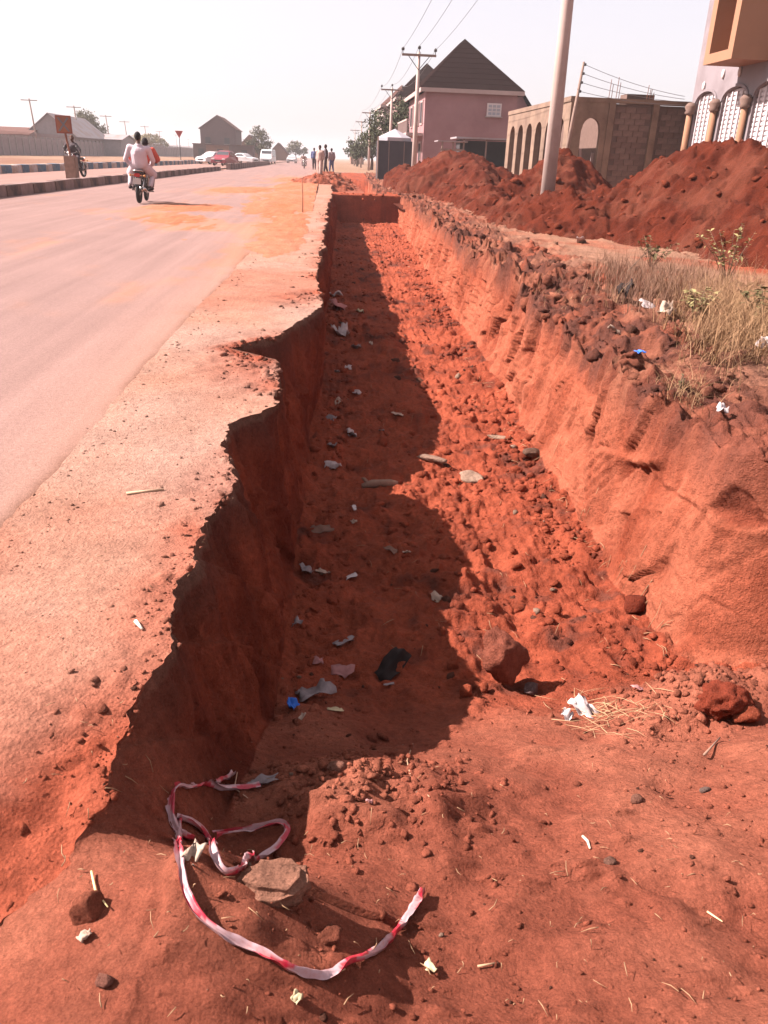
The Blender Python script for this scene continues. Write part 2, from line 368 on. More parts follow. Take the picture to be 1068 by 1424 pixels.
def cuts(y, z, cell, seed):
    """machine-cut face: flat facets of random tilt, each with its own parallel tooth marks"""
    Y_, Z_ = (y+.25*z)/cell, z/cell; iy, iz = np.floor(Y_), np.floor(Z_); o = np.zeros_like(Y_); f1 = np.full(Y_.shape, 9.0); f2 = f1.copy(); best = np.zeros_like(Y_)
    for dy in (-1, 0, 1):
        for dz in (-1, 0, 1):
            jy, jz = iy+dy, iz+dz; cy = jy+_hash(jy, jz, o, seed); cz = jz+_hash(jy, jz, o, seed+1); ey, ez = (Y_-cy)*cell, (Z_-cz)*cell; d = np.hypot(ey, ez*.7)/cell
            ta, tb = (_hash(jy, jz, o, seed+2)-.5)*.5, (_hash(jy, jz, o, seed+3)-.5)*.35; an = (_hash(jy, jz, o, seed+4)-.5)*1.6; w = (ey*np.cos(an)+ez*np.sin(an))/(.05+.05*_hash(jy, jz, o, seed+6))
            v = ta*ey+tb*ez+(_hash(jy, jz, o, seed+5)-.5)*.05 - .016*(1-np.abs(2*(w-np.floor(w))-1))**2*(_hash(jy, jz, o, seed+7) > .35)
            n = d < f1; f2 = np.where(n, f1, np.minimum(f2, d)); best = np.where(n, v, best); f1 = np.where(n, d, f1)
    return best*sstep(0, .10, f2-f1)
sl = scrape(BY, BZ, 100) + .6*cuts(BY, BZ, .55, 900); sr = .6*scrape(BY+31, BZ, 140, sstep(3.7, 4.6, BY)) + 1.25*cuts(BY+1.2*np.maximum(BX-2.1, 0)*(BY < 4), BZ, .42, 930)
holes = domes(BY, BZ*1.2, .28, .01, .08, .35, 160) + domes(BY, BZ, .13, .005, .04, .3, 163)
GX = GX + wl*hgt*(sl*.9 - holes*.9) - wr*hgt*(sr - holes*.5)
GX = GX + wr*hgt*(.03*fbm(BY*.8, BZ*.8, 171, 2))
# fine raggedness of both rims, broken crust on the left
GZ = GZ + m_sh*(.005*fbm(BX*9, BY*9, 180, 4) + .006*fbm(BX*1.1, BY*1.1, 181, 3))*np.clip((BX+1.6)*2, 0, 1)*sstep(.02, .3, BX-np.minimum(-1.22+.0135*BY, -.66))
dl = xl-BX
crumb = sstep(.28, 0, dl)*sstep(-.1, .35, fbm(BX*1.6, BY*1.6, 184, 3)+.15)
brk = np.exp(-((BX+.55)/.32)**2-((BY-5.6)/.75)**2)+.8*np.exp(-((BX+.3)/.25)**2-((BY-8.4)/.5)**2)+.7*np.exp(-((BX+.45)/.2)**2-((BY-3.35)/.3)**2)
brk = np.clip(brk, 0, 1)
GZ = GZ + m_sh*np.clip(crumb*.5+brk, 0, 1)*(domes(BX, BY, .09, .01, .04, .7, 186)*1.1 + .02*fbm(BX*8, BY*8, 188, 3) - .012)
# the near end of the shoulder slumps towards the ramp
sl_ = sstep(1.95, 1.2, BY)*sstep(.5, 0, dl)*(cid[None, :] == 0)
GZ = GZ - sl_*.15 + sl_*.07*fbm(BX*4, BY*4, 190, 3)
GZ = GZ + np.where(cid[None, :] == 1, 1, 0)*(-.15*sstep(1.95, 1.2, BY)*(1-ux))
# ---- soil colours
n1 = fbm(BX*1.1, BY*1.1, 200, 4); n2 = fbm(BX*6, BY*6, 205, 4); n3 = fbm(BX*.5, BY*.5, 209, 3)
cF = mixc(RED*1.12, REDD*1.1, np.clip(.25+.8*n1+.6*n2, 0, 1)); cF = mixc(cF, HUMUS*1.25, np.clip((n2+n1*.6-.25)*1.6, 0, .7)*(1-ramp_m))
cR = mixc(RED*.88, ORANGE*.94, np.clip(.45+1.1*soft+.5*n2, 0, 1)); cR = cR*.88+.12*DUST*.85; cF = mixc(cF, cR, ramp_m)
wv = fbm(BY*5, BZ*1.2, 210, 4)
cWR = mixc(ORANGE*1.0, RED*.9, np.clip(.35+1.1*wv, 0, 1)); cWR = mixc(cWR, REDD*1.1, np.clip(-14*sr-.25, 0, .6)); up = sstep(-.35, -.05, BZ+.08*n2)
cWR = mixc(cWR, HUMUS*1.6, np.clip(up*(.55+.8*n1), 0, 1)*.8)
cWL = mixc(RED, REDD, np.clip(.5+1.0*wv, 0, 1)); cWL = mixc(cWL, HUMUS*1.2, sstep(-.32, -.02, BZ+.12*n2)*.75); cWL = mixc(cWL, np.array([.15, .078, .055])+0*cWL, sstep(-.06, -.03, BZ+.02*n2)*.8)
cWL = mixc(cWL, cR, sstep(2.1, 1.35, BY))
cS = mixc(DUST, DUST*np.array([1.0, .86, .78]), np.clip(.5+1.3*n1, 0, 1)); cS = mixc(cS, RED*1.05, np.clip(crumb*.55+brk*.55+sl_*.9+ sstep(1.9, .9, BY)*.75*sstep(-2.2, -.9, BX)+.3*sstep(.1, .5, n3+n1*.5), 0, .95))
cS = mixc(cS, HUMUS*1.3, np.clip(brk*(.3+1.2*n2), 0, .8))
sandm = sstep(10.5, 15.5, BY+3*n1)*sstep(.0, .35, fbm(BX*.6, BY*.25, 220, 3)+.35)*(1-sstep(60, 80, BY)); cS = mixc(cS, np.array([.29, .145, .100]), sandm*.85)
cB = mixc(TAN, RED*1.05, np.clip(.25+1.2*n1+.6*n3, 0, 1)); tb = np.clip(near*(.95+.9*n2), 0, 1)
cB = mixc(cB, mixc(RED*.72, HUMUS*1.1, np.clip(.66+1.3*n2+.7*n1, 0, 1)), tb)
soft_r = np.exp(-((BX-2.75)/.75)**2-((BY-3.6)/.6)**2)
cB = mixc(cB, np.array([.20, .062, .038]), np.clip(soft_r*1.2, 0, .9))
GC = np.zeros(GX.shape+(3,))
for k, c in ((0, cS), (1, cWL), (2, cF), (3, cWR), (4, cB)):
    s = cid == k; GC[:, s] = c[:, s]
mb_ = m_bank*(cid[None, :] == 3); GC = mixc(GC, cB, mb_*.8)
GC = mixc(GC, RED[None, None, :]*1.02+0*GC, sstep(34.8, 35.2, GY)*(1-sstep(36.9, 37.4, GY))*(cid[None, :] > 0)*(cid[None, :] < 4))
# smooth bulge where the bank corner turns (its chunks are worn away)
GV = np.stack([GX, GY, GZ], -1)
def part_grid(name, c0, c1, mat):
    V = GV[:, c0:c1+1].reshape(-1, 3); C = GC[:, c0:c1+1].reshape(-1, 3); n = c1-c0+1; m = len(ys)
    i = np.arange(m-1)[:, None]*n + np.arange(n-1)[None, :]
    F = np.stack([i, i+1, i+n+1, i+n], -1).reshape(-1, 4)
    return mesh_np(name, V, F, mat, col=C)
tag(part_grid('shoulder', 0, iB, M['soil_soft']), 'dusty sand-covered road shoulder broken off along the trench', kind='structure')
tag(part_grid('trench', iB, iE, M['soil']), 'long open drainage trench cut into red earth', kind='structure')
tag(part_grid('ground', iE, nc-1, M['soil']), 'bank of torn red and brown earth along the trench', kind='structure')
# coarse copy for dropping things onto the terrain
si = np.unique(np.concatenate([np.arange(0, len(ys), 2), [len(ys)-1]])); sj = np.unique(np.concatenate([np.arange(0, nc, 2), [nc-1]]))
Q = GV[np.ix_(si, sj)]; qn = len(sj); ii = (np.arange(len(si)-1)[:, None]*qn + np.arange(qn-1)[None, :]).ravel()
BVH = BVHTree.FromPolygons(Q.reshape(-1, 3).tolist(), np.stack([ii, ii+1, ii+qn+1, ii+qn], -1).tolist())
def hit(x, y):
    """terrain point seen at a photo pixel"""
    h = BVH.ray_cast(Vector(CAM), Vector(ray(x, y)).normalized()); return h[0] if h[0] else pz(x, y)
def down(x, y, z0=4.0):
    h = BVH.ray_cast(Vector((x, y, z0)), Vector((0, 0, -1))); return h[0].z if h[0] else 0.0

# far ground around the swept strip, reaching the horizon
def far_ground():
    V = []; F = []; C = []; G = 1200.0
    def patch(x0, x1, y0, y1, nx, ny):
        b = len(V)
        for j in range(ny+1):
            for i in range(nx+1):
                V.append((x0+(x1-x0)*i/nx, y0+(y1-y0)*j/ny, -.012))
        for j in range(ny):
            for i in range(nx): a = b+j*(nx+1)+i; F.append((a, a+1, a+nx+2, a+nx+1))
    patch(-G, -12, -60, 90, 60, 30); patch(18, G, -60, 90, 40, 20); patch(-12, 18, -60, -2, 4, 6)
    patch(-G, G, 90, G, 60, 60); patch(-G, G, -G, -60, 4, 4)
    V = np.array(V); n = fbm(V[:, 0]*.03, V[:, 1]*.03, 300, 3); c = mixc(np.array([.225, .140, .092]), np.array([.185, .105, .068]), np.clip(.4+n, 0, 1))
    return mesh_np('ground', V, F, M['soil_soft'], col=c)
tag(far_ground(), 'dry ochre ground reaching to the horizon', kind='structure')

# carriageway: sheet just above the shoulder, its sandy edge ragged
def road_edge(y): return np.minimum(-1.22+.0135*y, -.66) + .022*vnoise(y*.8, y*0, None, 310)+.010*vnoise(y*4, y*0, None, 311)+.006*vnoise(y*17, y*0, None, 312)
DRIFTS = ((-3.0, 18.2, 1.15, 2.6, -.28), (-3.4, 22.5, 1.3, 2.0, 0), (-3.3, 35.5, 1.45, 4.0, .05), (-1.3, 27, 1.2, 11, 0), (-1.0, 41, 1.6, 11, 0), (-1.2, 16, .7, 6, 0), (-1.4, 54, 2.2, 8, 0))
def make_road():
    yy = np.concatenate([np.linspace(-50, .8, 30, endpoint=False), np.geomspace(.8, 60, 420, endpoint=False), np.geomspace(60, 1150, 60)])
    e = road_edge(yy)[:, None]; t = np.linspace(0, 1, 70)[None, :]
    left = -9.05 + 0*yy[:, None]
    X = e + (left-e)*t**2.2; Y = yy[:, None]+0*X
    Z = .0055 - .020*np.exp(-((e-X)/.10)) + .03*np.clip((e-X)/3, 0, 1)*0
    n = fbm(X*.9, Y*.35, 320, 4); m = fbm(X*4, Y*2, 325, 3)
    de = e-X
    sand = np.clip(np.exp(-de/.45)*1.0+ sstep(.1, .5, n+.25*m)*.35*np.exp(-de/2.2), 0, 1)
    c = mixc(ASPH*1.0+0*X[..., None], DUST*np.array([1, .92, .88])+0*X[..., None], sand*.85)
    dr_ = np.zeros_like(X)
    for (cx, cy, rx, ry, sk) in DRIFTS: dr_ = np.maximum(dr_, 1-((X-cx-sk*(Y-cy))/(rx*1.5))**2-((Y-cy)/(ry*1.6))**2)
    dust = np.clip(sstep(.30, .85, dr_+.8*n+.5*m), 0, 1)*.8; c = mixc(c, np.array([.29, .135, .088])+0*c, dust)
    line = np.exp(-((de-.05)/.05)**2)*np.clip(.6+1.2*m, 0, 1)*.85
    c = mixc(c, np.array([.14, .065, .042])+0*c, line)
    V = np.stack([X, Y, Z], -1).reshape(-1, 3); a, b = X.shape; i = np.arange(a-1)[:, None]*b+np.arange(b-1)[None, :]
    return mesh_np('road', V, np.stack([i, i+b, i+b+1, i+1], -1).reshape(-1, 4), M['road'], col=c.reshape(-1, 3))
tag(make_road(), 'pale dusty asphalt carriageway', kind='structure')
def sheet(name, x0, x1, y0, y1, z, mat, col, label):
    V = []; nx, ny = 6, 80
    X, Y = np.meshgrid(np.linspace(x0, x1, nx), np.linspace(y0, y1, ny)); V = np.stack([X, Y, X*0+z], -1).reshape(-1, 3)
    i = np.arange(ny-1)[:, None]*nx+np.arange(nx-1)[None, :]
    o = mesh_np(name, V, np.stack([i, i+1, i+nx+1, i+nx], -1).reshape(-1, 4), mat, col=np.array(col)+0*V)
    return tag(o, label, kind='structure')
sheet('opposite_road', -15.4, -9.5, 4, 1100, .10, M['road'], ASPH*np.array([1.12, 1.06, 1.0]), 'opposite carriageway beyond the median kerb')

# drifts of orange sand carried onto the carriageway: thin mounds that run out into the road surface
def sand_drift():
    X, Y = np.meshgrid(np.linspace(-5.3, -.3, 150), np.linspace(10, 62, 420))
    H = np.full(X.shape, -.02)
    for (cx, cy, rx, ry, h, sk) in ((-3.0, 18.2, 1.15, 2.6, .05, -.28), (-3.4, 22.5, 1.3, 2.0, .07, 0), (-3.3, 35.5, 1.45, 4.0, .09, .05), (-1.3, 27, 1.2, 11, .06, 0), (-1.0, 41, 1.6, 11, .10, 0), (-.8, 18, .55, 6, .05, .0), (-1.4, 54, 2.2, 8, .06, 0)):
        d = ((X-cx-sk*(Y-cy))/rx)**2+((Y-cy)/ry)**2; H = np.maximum(H, h*(1-d))
    n = fbm(X*1.6, Y*.45, 340, 5, .65); H = H*.75 + .045*n + .015*fbm(X*7, Y*3, 342, 4, .6) - .010
    H = np.where(H > 0, H*.8, H)
    V = np.stack([X, Y, .002+H+.004*fbm(X*11, Y*8, 345, 3)], -1).reshape(-1, 3); a, b = X.shape; i = np.arange(a-1)[:, None]*b+np.arange(b-1)[None, :]
    c = mixc(np.array([.33, .105, .050]), np.array([.30, .135, .082]), np.clip(.4+n.reshape(-1), 0, 1))
    return mesh_np('sand_drift', V, np.stack([i, i+1, i+b+1, i+b], -1).reshape(-1, 4), M['soil_soft'], col=c)
tag(sand_drift(), 'drifts of orange sand spread over the asphalt', 'sand', kind='stuff')

# spoil heaps of dug red earth beside the trench
HEAPS = []
def heap(label, crest, x0, x1, y0, y1, res, seed, slope=.68, spurs=(), tone=(1, 1, 1)):
    nx, ny = int((x1-x0)/res), int((y1-y0)/res); X, Y = np.meshgrid(np.linspace(x0, x1, nx), np.linspace(y0, y1, ny))
    H = np.full(X.shape, -9.0)
    c = np.array(crest)
    for a, b in list(zip(c, c[1:]))+[(np.array(u), np.array(v)) for u, v in spurs]:
        dx, dy = b[0]-a[0], b[1]-a[1]; t = np.clip(((X-a[0])*dx+(Y-a[1])*dy)/(dx*dx+dy*dy+1e-9), 0, 1)
        d = np.hypot(X-a[0]-t*dx, Y-a[1]-t*dy); h = a[2]+(b[2]-a[2])*t
        sl2 = slope*(1+.25*vnoise(X*.45, Y*.45, None, seed+70))
        H = np.maximum(H, h - (np.sqrt(d*d+.16)-.4)*sl2)
    n = fbm(X*.6, Y*.6, seed, 4, .55); H = H + .30*n + .06*fbm(X*4, Y*4, seed+5, 3)
    # runnels down the slope and lumps that rolled down it
    H = H + .16*(.5-np.abs(vnoise(X*1.3, Y*1.3, None, seed+31))) + .10*(.5-np.abs(vnoise(X*3.1, Y*3.1, None, seed+32))) + .09*(.5-np.abs(vnoise(X*6.5, Y*6.5, None, seed+33))) + .05*vnoise(X*13, Y*13, None, seed+34)
    m_ = fbm(X*3, Y*3, seed+41, 3)
    H = H + .10*fbm(X*1.8, Y*1.8, seed+9, 3, .6) + domes(X+.12*m_, Y+.12*m_, .62, .04, .28, .5, seed+12)*.5 + domes(X, Y, .30, .03, .12, .5, seed+16)*.8 + domes(X, Y, .16, .01, .06, .6, seed+14)*.8
    edge = np.minimum.reduce([X-x0, x1-X, Y-y0, y1-Y]); H = np.where(edge < .4, np.minimum(H, -.3), H); H = np.maximum(H, -.3)
    HEAPS.append((X, Y, H)); V = np.stack([X, Y, H], -1).reshape(-1, 3); a, b = X.shape; i = np.arange(a-1)[:, None]*b+np.arange(b-1)[None, :]
    m = fbm(X*1.4, Y*1.4, seed+20, 4).reshape(-1); q = fbm(X*6, Y*6, seed+24, 3).reshape(-1)
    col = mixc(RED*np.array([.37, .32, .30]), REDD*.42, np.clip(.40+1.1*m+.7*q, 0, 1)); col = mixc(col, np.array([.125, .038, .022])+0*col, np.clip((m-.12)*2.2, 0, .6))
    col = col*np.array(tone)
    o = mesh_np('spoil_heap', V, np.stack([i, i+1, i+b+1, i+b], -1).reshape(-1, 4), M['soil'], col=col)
    return tag(o, label, 'earth heap', 'heaps of dug earth beside the trench')
heap('broad long heap of red earth in front of the arched grey building', [(9.4, 7.5, 1.5), (8.9, 12.5, 1.40), (8.5, 15.0, 1.45), (8.3, 16.9, 1.86), (8.0, 18.2, 1.75), (7.8, 20, .95), (7.4, 22, .5)], 3.6, 13.5, 4.5, 25.5, .055, 400, spurs=(((5.5, 19.7, .80), (6.6, 19.3, .75)), ((6.6, 19.3, .75), (7.8, 18.5, 1.1)), ((4.9, 22.5, .30), (5.5, 19.7, .75))))
heap('rounded heap of red earth beside the unfinished block building', [(7.7, 26.3, 1.15), (7.9, 28, 1.70), (8.1, 29.5, 1.35)], 3.2, 12.5, 20.5, 36.5, .075, 430, spurs=(((5.3, 22.5, .35), (5.4, 28, .5)), ((5.4, 28, .5), (5.2, 35, .4)), ((5.4, 27, .5), (7.7, 27.5, 1.2))))
heap('heap of red earth in front of the dark tarpaulin kiosk', [(6.8, 35.5, .9), (6.5, 39, 1.85), (6.0, 42.5, 1.6), (4.3, 46, .95)], 2.9, 11, 30.5, 50, .085, 460)
heap('low mound of reddish earth heaped on the shoulder past the causeway', [(-.6, 48, .18), (-.2, 52, .22), (.3, 56, .35)], -2.6, 2.2, 44, 60, .07, 480, .3, tone=(2.6, 3.6, 4.2))

# ------------------------------------------------------------------ clods, stones, straw
def ico(sub):
    bm = bmesh.new(); bmesh.ops.create_icosphere(bm, subdivisions=sub, radius=1.0); bm.verts.ensure_lookup_table()
    V = np.array([v.co[:] for v in bm.verts]); F = np.array([[v.index for v in f.verts] for f in bm.faces]); bm.free(); return V, F
ICO1, ICO2, ICO3, ICO4 = ico(1), ico(2), ico(3), ico(4)
def rock_shape(base, seed, angular=.5, detail=.12):
    V, F = base; r = np.random.default_rng(seed); P = V.copy()
    for k in range(int(5+6*angular)):                     # knock flats off a ball
        n = r.normal(size=3); n /= np.linalg.norm(n); d = .55+.3*r.random(); h = P@n; P = P - np.outer(np.maximum(h-d, 0), n)*.92
    q = P*1.7+seed*.37
    P = P*(1+detail*vnoise(q[:, 0]*1.5, q[:, 1]*1.5, q[:, 2]*1.5, seed)[:, None]+detail*.6*vnoise(q[:, 0]*3.6, q[:, 1]*3.6, q[:, 2]*3.6, seed+1)[:, None])
    return P, F
def crumb_shape(k):
    P, F = rock_shape(ICO1, 500+k, 1.2, .3); r = np.random.default_rng(900+k); return P*(.72+.5*r.random((len(P), 1))), F
CLODS = [crumb_shape(k) for k in range(16)]
def scatter(name, pos, size, cols, label, cat, mat, flat=.7):
    Vs, Fs, Cs = [], [], []; n0 = 0
    n = len(pos); kind = rng.integers(0, len(CLODS), n)
    for k in range(len(CLODS)):
        I = np.nonzero(kind == k)[0]
        if not len(I): continue
        P, F = CLODS[k]; m = len(I); a = rng.random(m)*6.283; sc = size[I][:, None]*np.stack([.7+.6*rng.random(m), .7+.6*rng.random(m), flat*(.6+.7*rng.random(m))], 1)
        ca, sa = np.cos(a)[:, None], np.sin(a)[:, None]; b = rng.normal(size=m)*.5; cb, sb = np.cos(b)[:, None], np.sin(b)[:, None]
        L = P[None]*sc[:, None, :]; x = L[..., 0]*cb-L[..., 2]*sb; z = L[..., 0]*sb+L[..., 2]*cb; y = L[..., 1]
        W = np.stack([x*ca-y*sa, x*sa+y*ca, z], -1)+pos[I][:, None, :]
        Vs.append(W.reshape(-1, 3)); Fs.append((F[None]+n0+np.arange(m)[:, None, None]*len(P)).reshape(-1, 3)); n0 += m*len(P)
        Cs.append(np.repeat(cols[I], len(P), 0))
    return tag(mesh_np(name, np.concatenate(Vs), np.concatenate(Fs), mat, col=np.concatenate(Cs), smooth=False), label, cat, kind='stuff')
def pick(c0, c1, n, wfun, ymin=.9, ymax=36):
    """random terrain vertices in a band of columns, weighted"""
    J, I = np.meshgrid(np.arange(c0, c1), np.nonzero((ys > ymin) & (ys < ymax))[0]); J, I = J.ravel(), I.ravel()
    w = np.clip(wfun(I, J), 0, None); s = rng.choice(len(I), n, p=w/w.sum()); return I[s], J[s]
def clods(c0, c1, n, smin, smax, wfun, name, label, colf, ymin=.9, ymax=36, pw=3.2):
    I, J = pick(c0, c1, n, wfun, ymin, ymax); P = GV[I, J].copy(); y = P[:, 1]
    s = (smin+(smax-smin)*rng.random(n)**pw)*np.clip(.55+.16*y, .6, 2.0)
    P[:, 2] -= s*.12*rng.random(n); P[:, :2] += rng.normal(size=(n, 2))*.01
    C = GC[I, J]*(.72+.5*rng.random(n))[:, None]; C = colf(C, rng.random(n))
    return scatter(name, P, s, C, label, 'clods', M['soil'])
keep = lambda C, r: C
mixed = lambda C, r: np.where((r < .05)[:, None], np.array([.085, .034, .022])*(.8+3*r)[:, None], np.where((r > .985)[:, None], np.array([.22, .14, .10]), C))
clump = fbm(BX*1.0, BY*1.0, 511, 3)
clods(iC, iD, 2700, .004, .042, lambda I, J: sstep(-.35, .35, clump[I, J]), 'earth_clods', 'crumbled red clods strewn over the trench floor', mixed, 3.0, 36)
clods(iC, iD, 5200, .0018, .017, lambda I, J: (.08+sstep(-.35, .35, clump[I, J]))*(.25+sstep(.9, 2.4, BY[I, J])), 'earth_crumbs', 'small crumbs of earth on the trodden ramp', mixed, .95, 3.3, 3.2)
clods(iE, iG-20, 1000, .004, .060, lambda I, J: near[I, J]*sstep(-.5, .3, clump[I, J])+.03, 'topsoil_clods', 'chunks of torn brown topsoil lying along the bank', mixed, 2.8, 36)
clods(iB-40, iB, 1300, .003, .022, lambda I, J: .02+brk[I, J]+crumb[I, J]*.35, 'shoulder_crumbs', 'crumbs of broken crust along the shoulder edge', mixed, 1.0, 30)
clods(iC, iC+34, 800, .005, .035, lambda I, J: 1+0*I, 'wall_foot_crumbs', 'earth fallen to the foot of the roadside trench wall', keep, 2.6, 34)
clods(iD-30, iD, 1100, .005, .040, lambda I, J: sstep(-.4, .3, clump[I, J]), 'wall_foot_crumbs', 'earth fallen to the foot of the sunlit trench wall', mixed, 3.0, 34)
clods(iC, iD, 900, .004, .030, lambda I, J: np.exp(-((BX[I, J]-.10)/.32)**2-((BY[I, J]-1.95)/.28)**2), 'ramp_clods', 'crumbled clods heaped on the ramp beside the wall shadow', keep, 1.2, 2.8, 2.6)
clods(iC, iD, 700, .004, .034, lambda I, J: np.exp(-((BX[I, J]-1.6)/.35)**2-((BY[I, J]-2.7)/.25)**2), 'ramp_clods', 'crumbled clods round the craggy lump on the ramp', keep, 1.8, 3.4, 2.6)
clods(iB-75, iB-20, 500, .003, .012, lambda I, J: np.exp(-((BX[I, J]-np.minimum(-1.16+.0135*BY[I, J], -.6))/.10)**2), 'edge_grit', 'grit gathered along the edge of the asphalt', mixed, 1.2, 20, 2)
clods(10, iB-30, 420, .002, .007, lambda I, J: (BX[I, J] > -1.3)*1.0, 'shoulder_grit', 'grit and pebbles lying on the sandy shoulder', mixed, 1.0, 12, 2)

hp = []
for (X, Y, H), nn, smax in zip(HEAPS[:3], (900, 400, 300), (.11, .14, .14)):
    idx = np.nonzero((H.ravel() > .03) & (X.ravel() < 8.8))[0]; s_ = rng.choice(idx, nn); sz = .012+smax*rng.random(nn)**5
    hp.append((np.stack([X.ravel()[s_], Y.ravel()[s_], H.ravel()[s_]], 1), sz))
hpos = np.concatenate([h[0] for h in hp]); hsz = np.concatenate([h[1] for h in hp])
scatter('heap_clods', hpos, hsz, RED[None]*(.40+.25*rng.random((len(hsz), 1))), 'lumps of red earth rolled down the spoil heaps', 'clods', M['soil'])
def stone(name, px, rad, seed, label, cat, col, base=ICO3, ang=.6, detail=.10, rz=0, sink=.25, mat='soil', at=None, tilt=(0, 0)):
    P, F = rock_shape(base, seed, ang, detail); p = at or hit(*px); P = P*np.array(rad)
    o = mesh_np(name, P, F, M[mat], col=np.array(col)+0*P, smooth=True)
    o.location = (p.x, p.y, p.z+rad[2]*(1-2*sink)); o.rotation_euler = (tilt[0], tilt[1], rz); return tag(o, label, cat)
# the wedge of broken block on the trodden earth
def block_stone():
    bm = bmesh.new(); pts = [(-.084, -.012), (-.044, -.052), (.028, -.058), (.070, -.040), (.078, .012), (.058, .042), (.0, .052), (-.036, .048)]
    top = [bm.verts.new((x*.92, y*.92, .030+.005*math.sin(9*x+3*y))) for x, y in pts]; bot = [bm.verts.new((x, y, -.032)) for x, y in pts]
    n = len(pts); bm.faces.new(top); bm.faces.new(bot[::-1])
    for i in range(n): bm.faces.new((top[i], bot[i], bot[(i+1) % n], top[(i+1) % n]))
    bmesh.ops.recalc_face_normals(bm, faces=bm.faces[:])
    bmesh.ops.bevel(bm, geom=bm.edges[:], offset=.015, segments=3, affect='EDGES'); bmesh.ops.triangulate(bm, faces=bm.faces[:])
    bmesh.ops.subdivide_edges(bm, edges=bm.edges[:], cuts=3, use_grid_fill=True); bm.verts.ensure_lookup_table()
    V = np.array([v.co[:] for v in bm.verts]); bmesh.ops.triangulate(bm, faces=bm.faces[:]); F = np.array([[v.index for v in f.verts] for f in bm.faces]); bm.free()
    q = V*38; V = V + np.stack([vnoise(q[:, 0], q[:, 1], q[:, 2], 600+k) for k in range(3)], 1)*.0075
    q = V*110; V = V + np.stack([vnoise(q[:, 0], q[:, 1], q[:, 2], 610+k) for k in range(3)], 1)*.0015
    o = mesh_np('stone', V, F, M['soil'], col=np.array([.25, .118, .078])+0*V); p = hit(380, 1235); o.location = (p.x, p.y, p.z+.020); o.rotation_euler = (.06, .05, .1); o.scale = (1.14, 1.0, .88)
    return tag(o, 'pale flat-topped stone with broken sides lying inside the loop of tape', 'stone')
block_stone()
stone('boulder', (697, 948), (.135, .12, .165), 611, 'big upright clod of red earth standing on the trench floor', 'boulder', (.19, .058, .036), ICO4, 1.6, .14, .4, .02)
stone('boulder', (738, 962), (.055, .04, .04), 612, 'dark grey lump resting in the shadow of the big clod', 'boulder', (.13, .085, .08), ICO3, .6, .1, .4, .2)
stone('stone', (648, 968), (.038, .034, .04), 613, 'small angular red stone touching the foot of the big clod', 'stone', RED*1.1, ICO2, .9, .08, .2, .15)
stone('stone', (672, 962), (.032, .03, .032), 617, 'smaller red stone wedged between the angular stone and the big clod', 'stone', RED*1.0, ICO2, .9, .08, 1.2, .15)
stone('boulder', (1006, 985), (.13, .09, .07), 614, 'craggy lump of dark red earth beside the straw on the ramp', 'boulder', REDD*1.5, ICO4, .6, .26, .5, .2)
stone('boulder', (1035, 1002), (.06, .05, .05), 624, 'fist-sized crumb of earth beside the craggy lump', 'boulder', RED*.9, ICO3, .5, .2, .5, .2)
stone('stone', (122, 1268), (.040, .034, .034), 615, 'rounded stone half sunk in the slumped earth beside a bent straw', 'stone', (.21, .065, .038), ICO3, .3, .08, .3, .35)
stone('stone', (146, 1368), (.018, .017, .015), 616, 'small dark angular pebble alone on the smooth red earth', 'stone', (.17, .07, .05), ICO2, .9, .06, .5, .2)
stone('stone', (468, 1072), (.034, .028, .026), 618, 'brown stone at the edge of the wall shadow on the ramp', 'stone', (.22, .10, .07), ICO3, .6, .1, .1, .25)
stone('stone', (884, 1113), (.022, .02, .018), 619, 'rounded brown pebble on the sunlit ramp below the straw', 'stone', (.18, .08, .055), ICO2, .3, .06, .1, .3)
stone('stone', (980, 1100), (.022, .015, .014), 620, 'grey oval pebble in the row of small stones on the ramp', 'stone', (.13, .085, .07), ICO2, .3, .06, .1, .3)
stone('stone', (848, 1200), (.020, .015, .013), 621, 'dark flat pebble near the white wood chip', 'stone', (.14, .07, .05), ICO2, .3, .06, .1, .3)
stone('stone', (455, 1305), (.034, .026, .016), 625, 'dark broken clod beside the hollow inside the tape curve', 'stone', (.16, .05, .03), ICO3, .8, .2, .4, .3)
stone('stone', (740, 634), (.10, .07, .04), 622, 'flat dark stone slab lying on the sunlit trench floor', 'stone', (.12, .07, .05), ICO3, 1, .1, .3, .1, tilt=(.2, .1))
stone('stone', (655, 668), (.13, .12, .045), 623, 'pale pitted lump of concrete on the sunlit trench floor', 'stone', (.30, .20, .145), ICO3, .8, .22, .6, .2)
stone('stone', (600, 640), (.15, .07, .03), 627, 'pale flat slab straddling the shadow edge on the trench floor', 'stone', (.24, .15, .11), ICO3, 1, .1, -.5, .2)
stone('stone', (692, 610), (.12, .05, .025), 628, 'thin pale stone chip beside the sunlit trench wall', 'stone', (.26, .17, .12), ICO3, 1, .1, -.2, .2)
stone('stone', (880, 848), (.10, .08, .06), 629, 'dark square clod fallen against the sunlit trench wall', 'stone', REDD, ICO3, 1, .12, .6, .2)

# the bit of branch in the shaded trench
def branch():
    p = hit(528, 678); mb = MB(); L = .30
    pts = [(-L*.5, -.01, .02), (-.06, 0, .035), (.02, .005, .038), (.09, .0, .034), (L*.5, -.005, .03)]
    mb.tube(pts, [.022, .036, .030, .036, .024], 12); mb.tube([(-.1, 0, .04), (-.13, .03, .07), (-.15, .035, .075)], [.02, .014, .006], 8)
    o = mb.build('branch', surf('old_wood', (.20, .12, .085), .9, .3, 12), None, True); o.location = p; o.rotation_euler = (0, 0, .08)
    return tag(o, 'short thick piece of weathered branch in the shaded trench', 'branch')
branch()

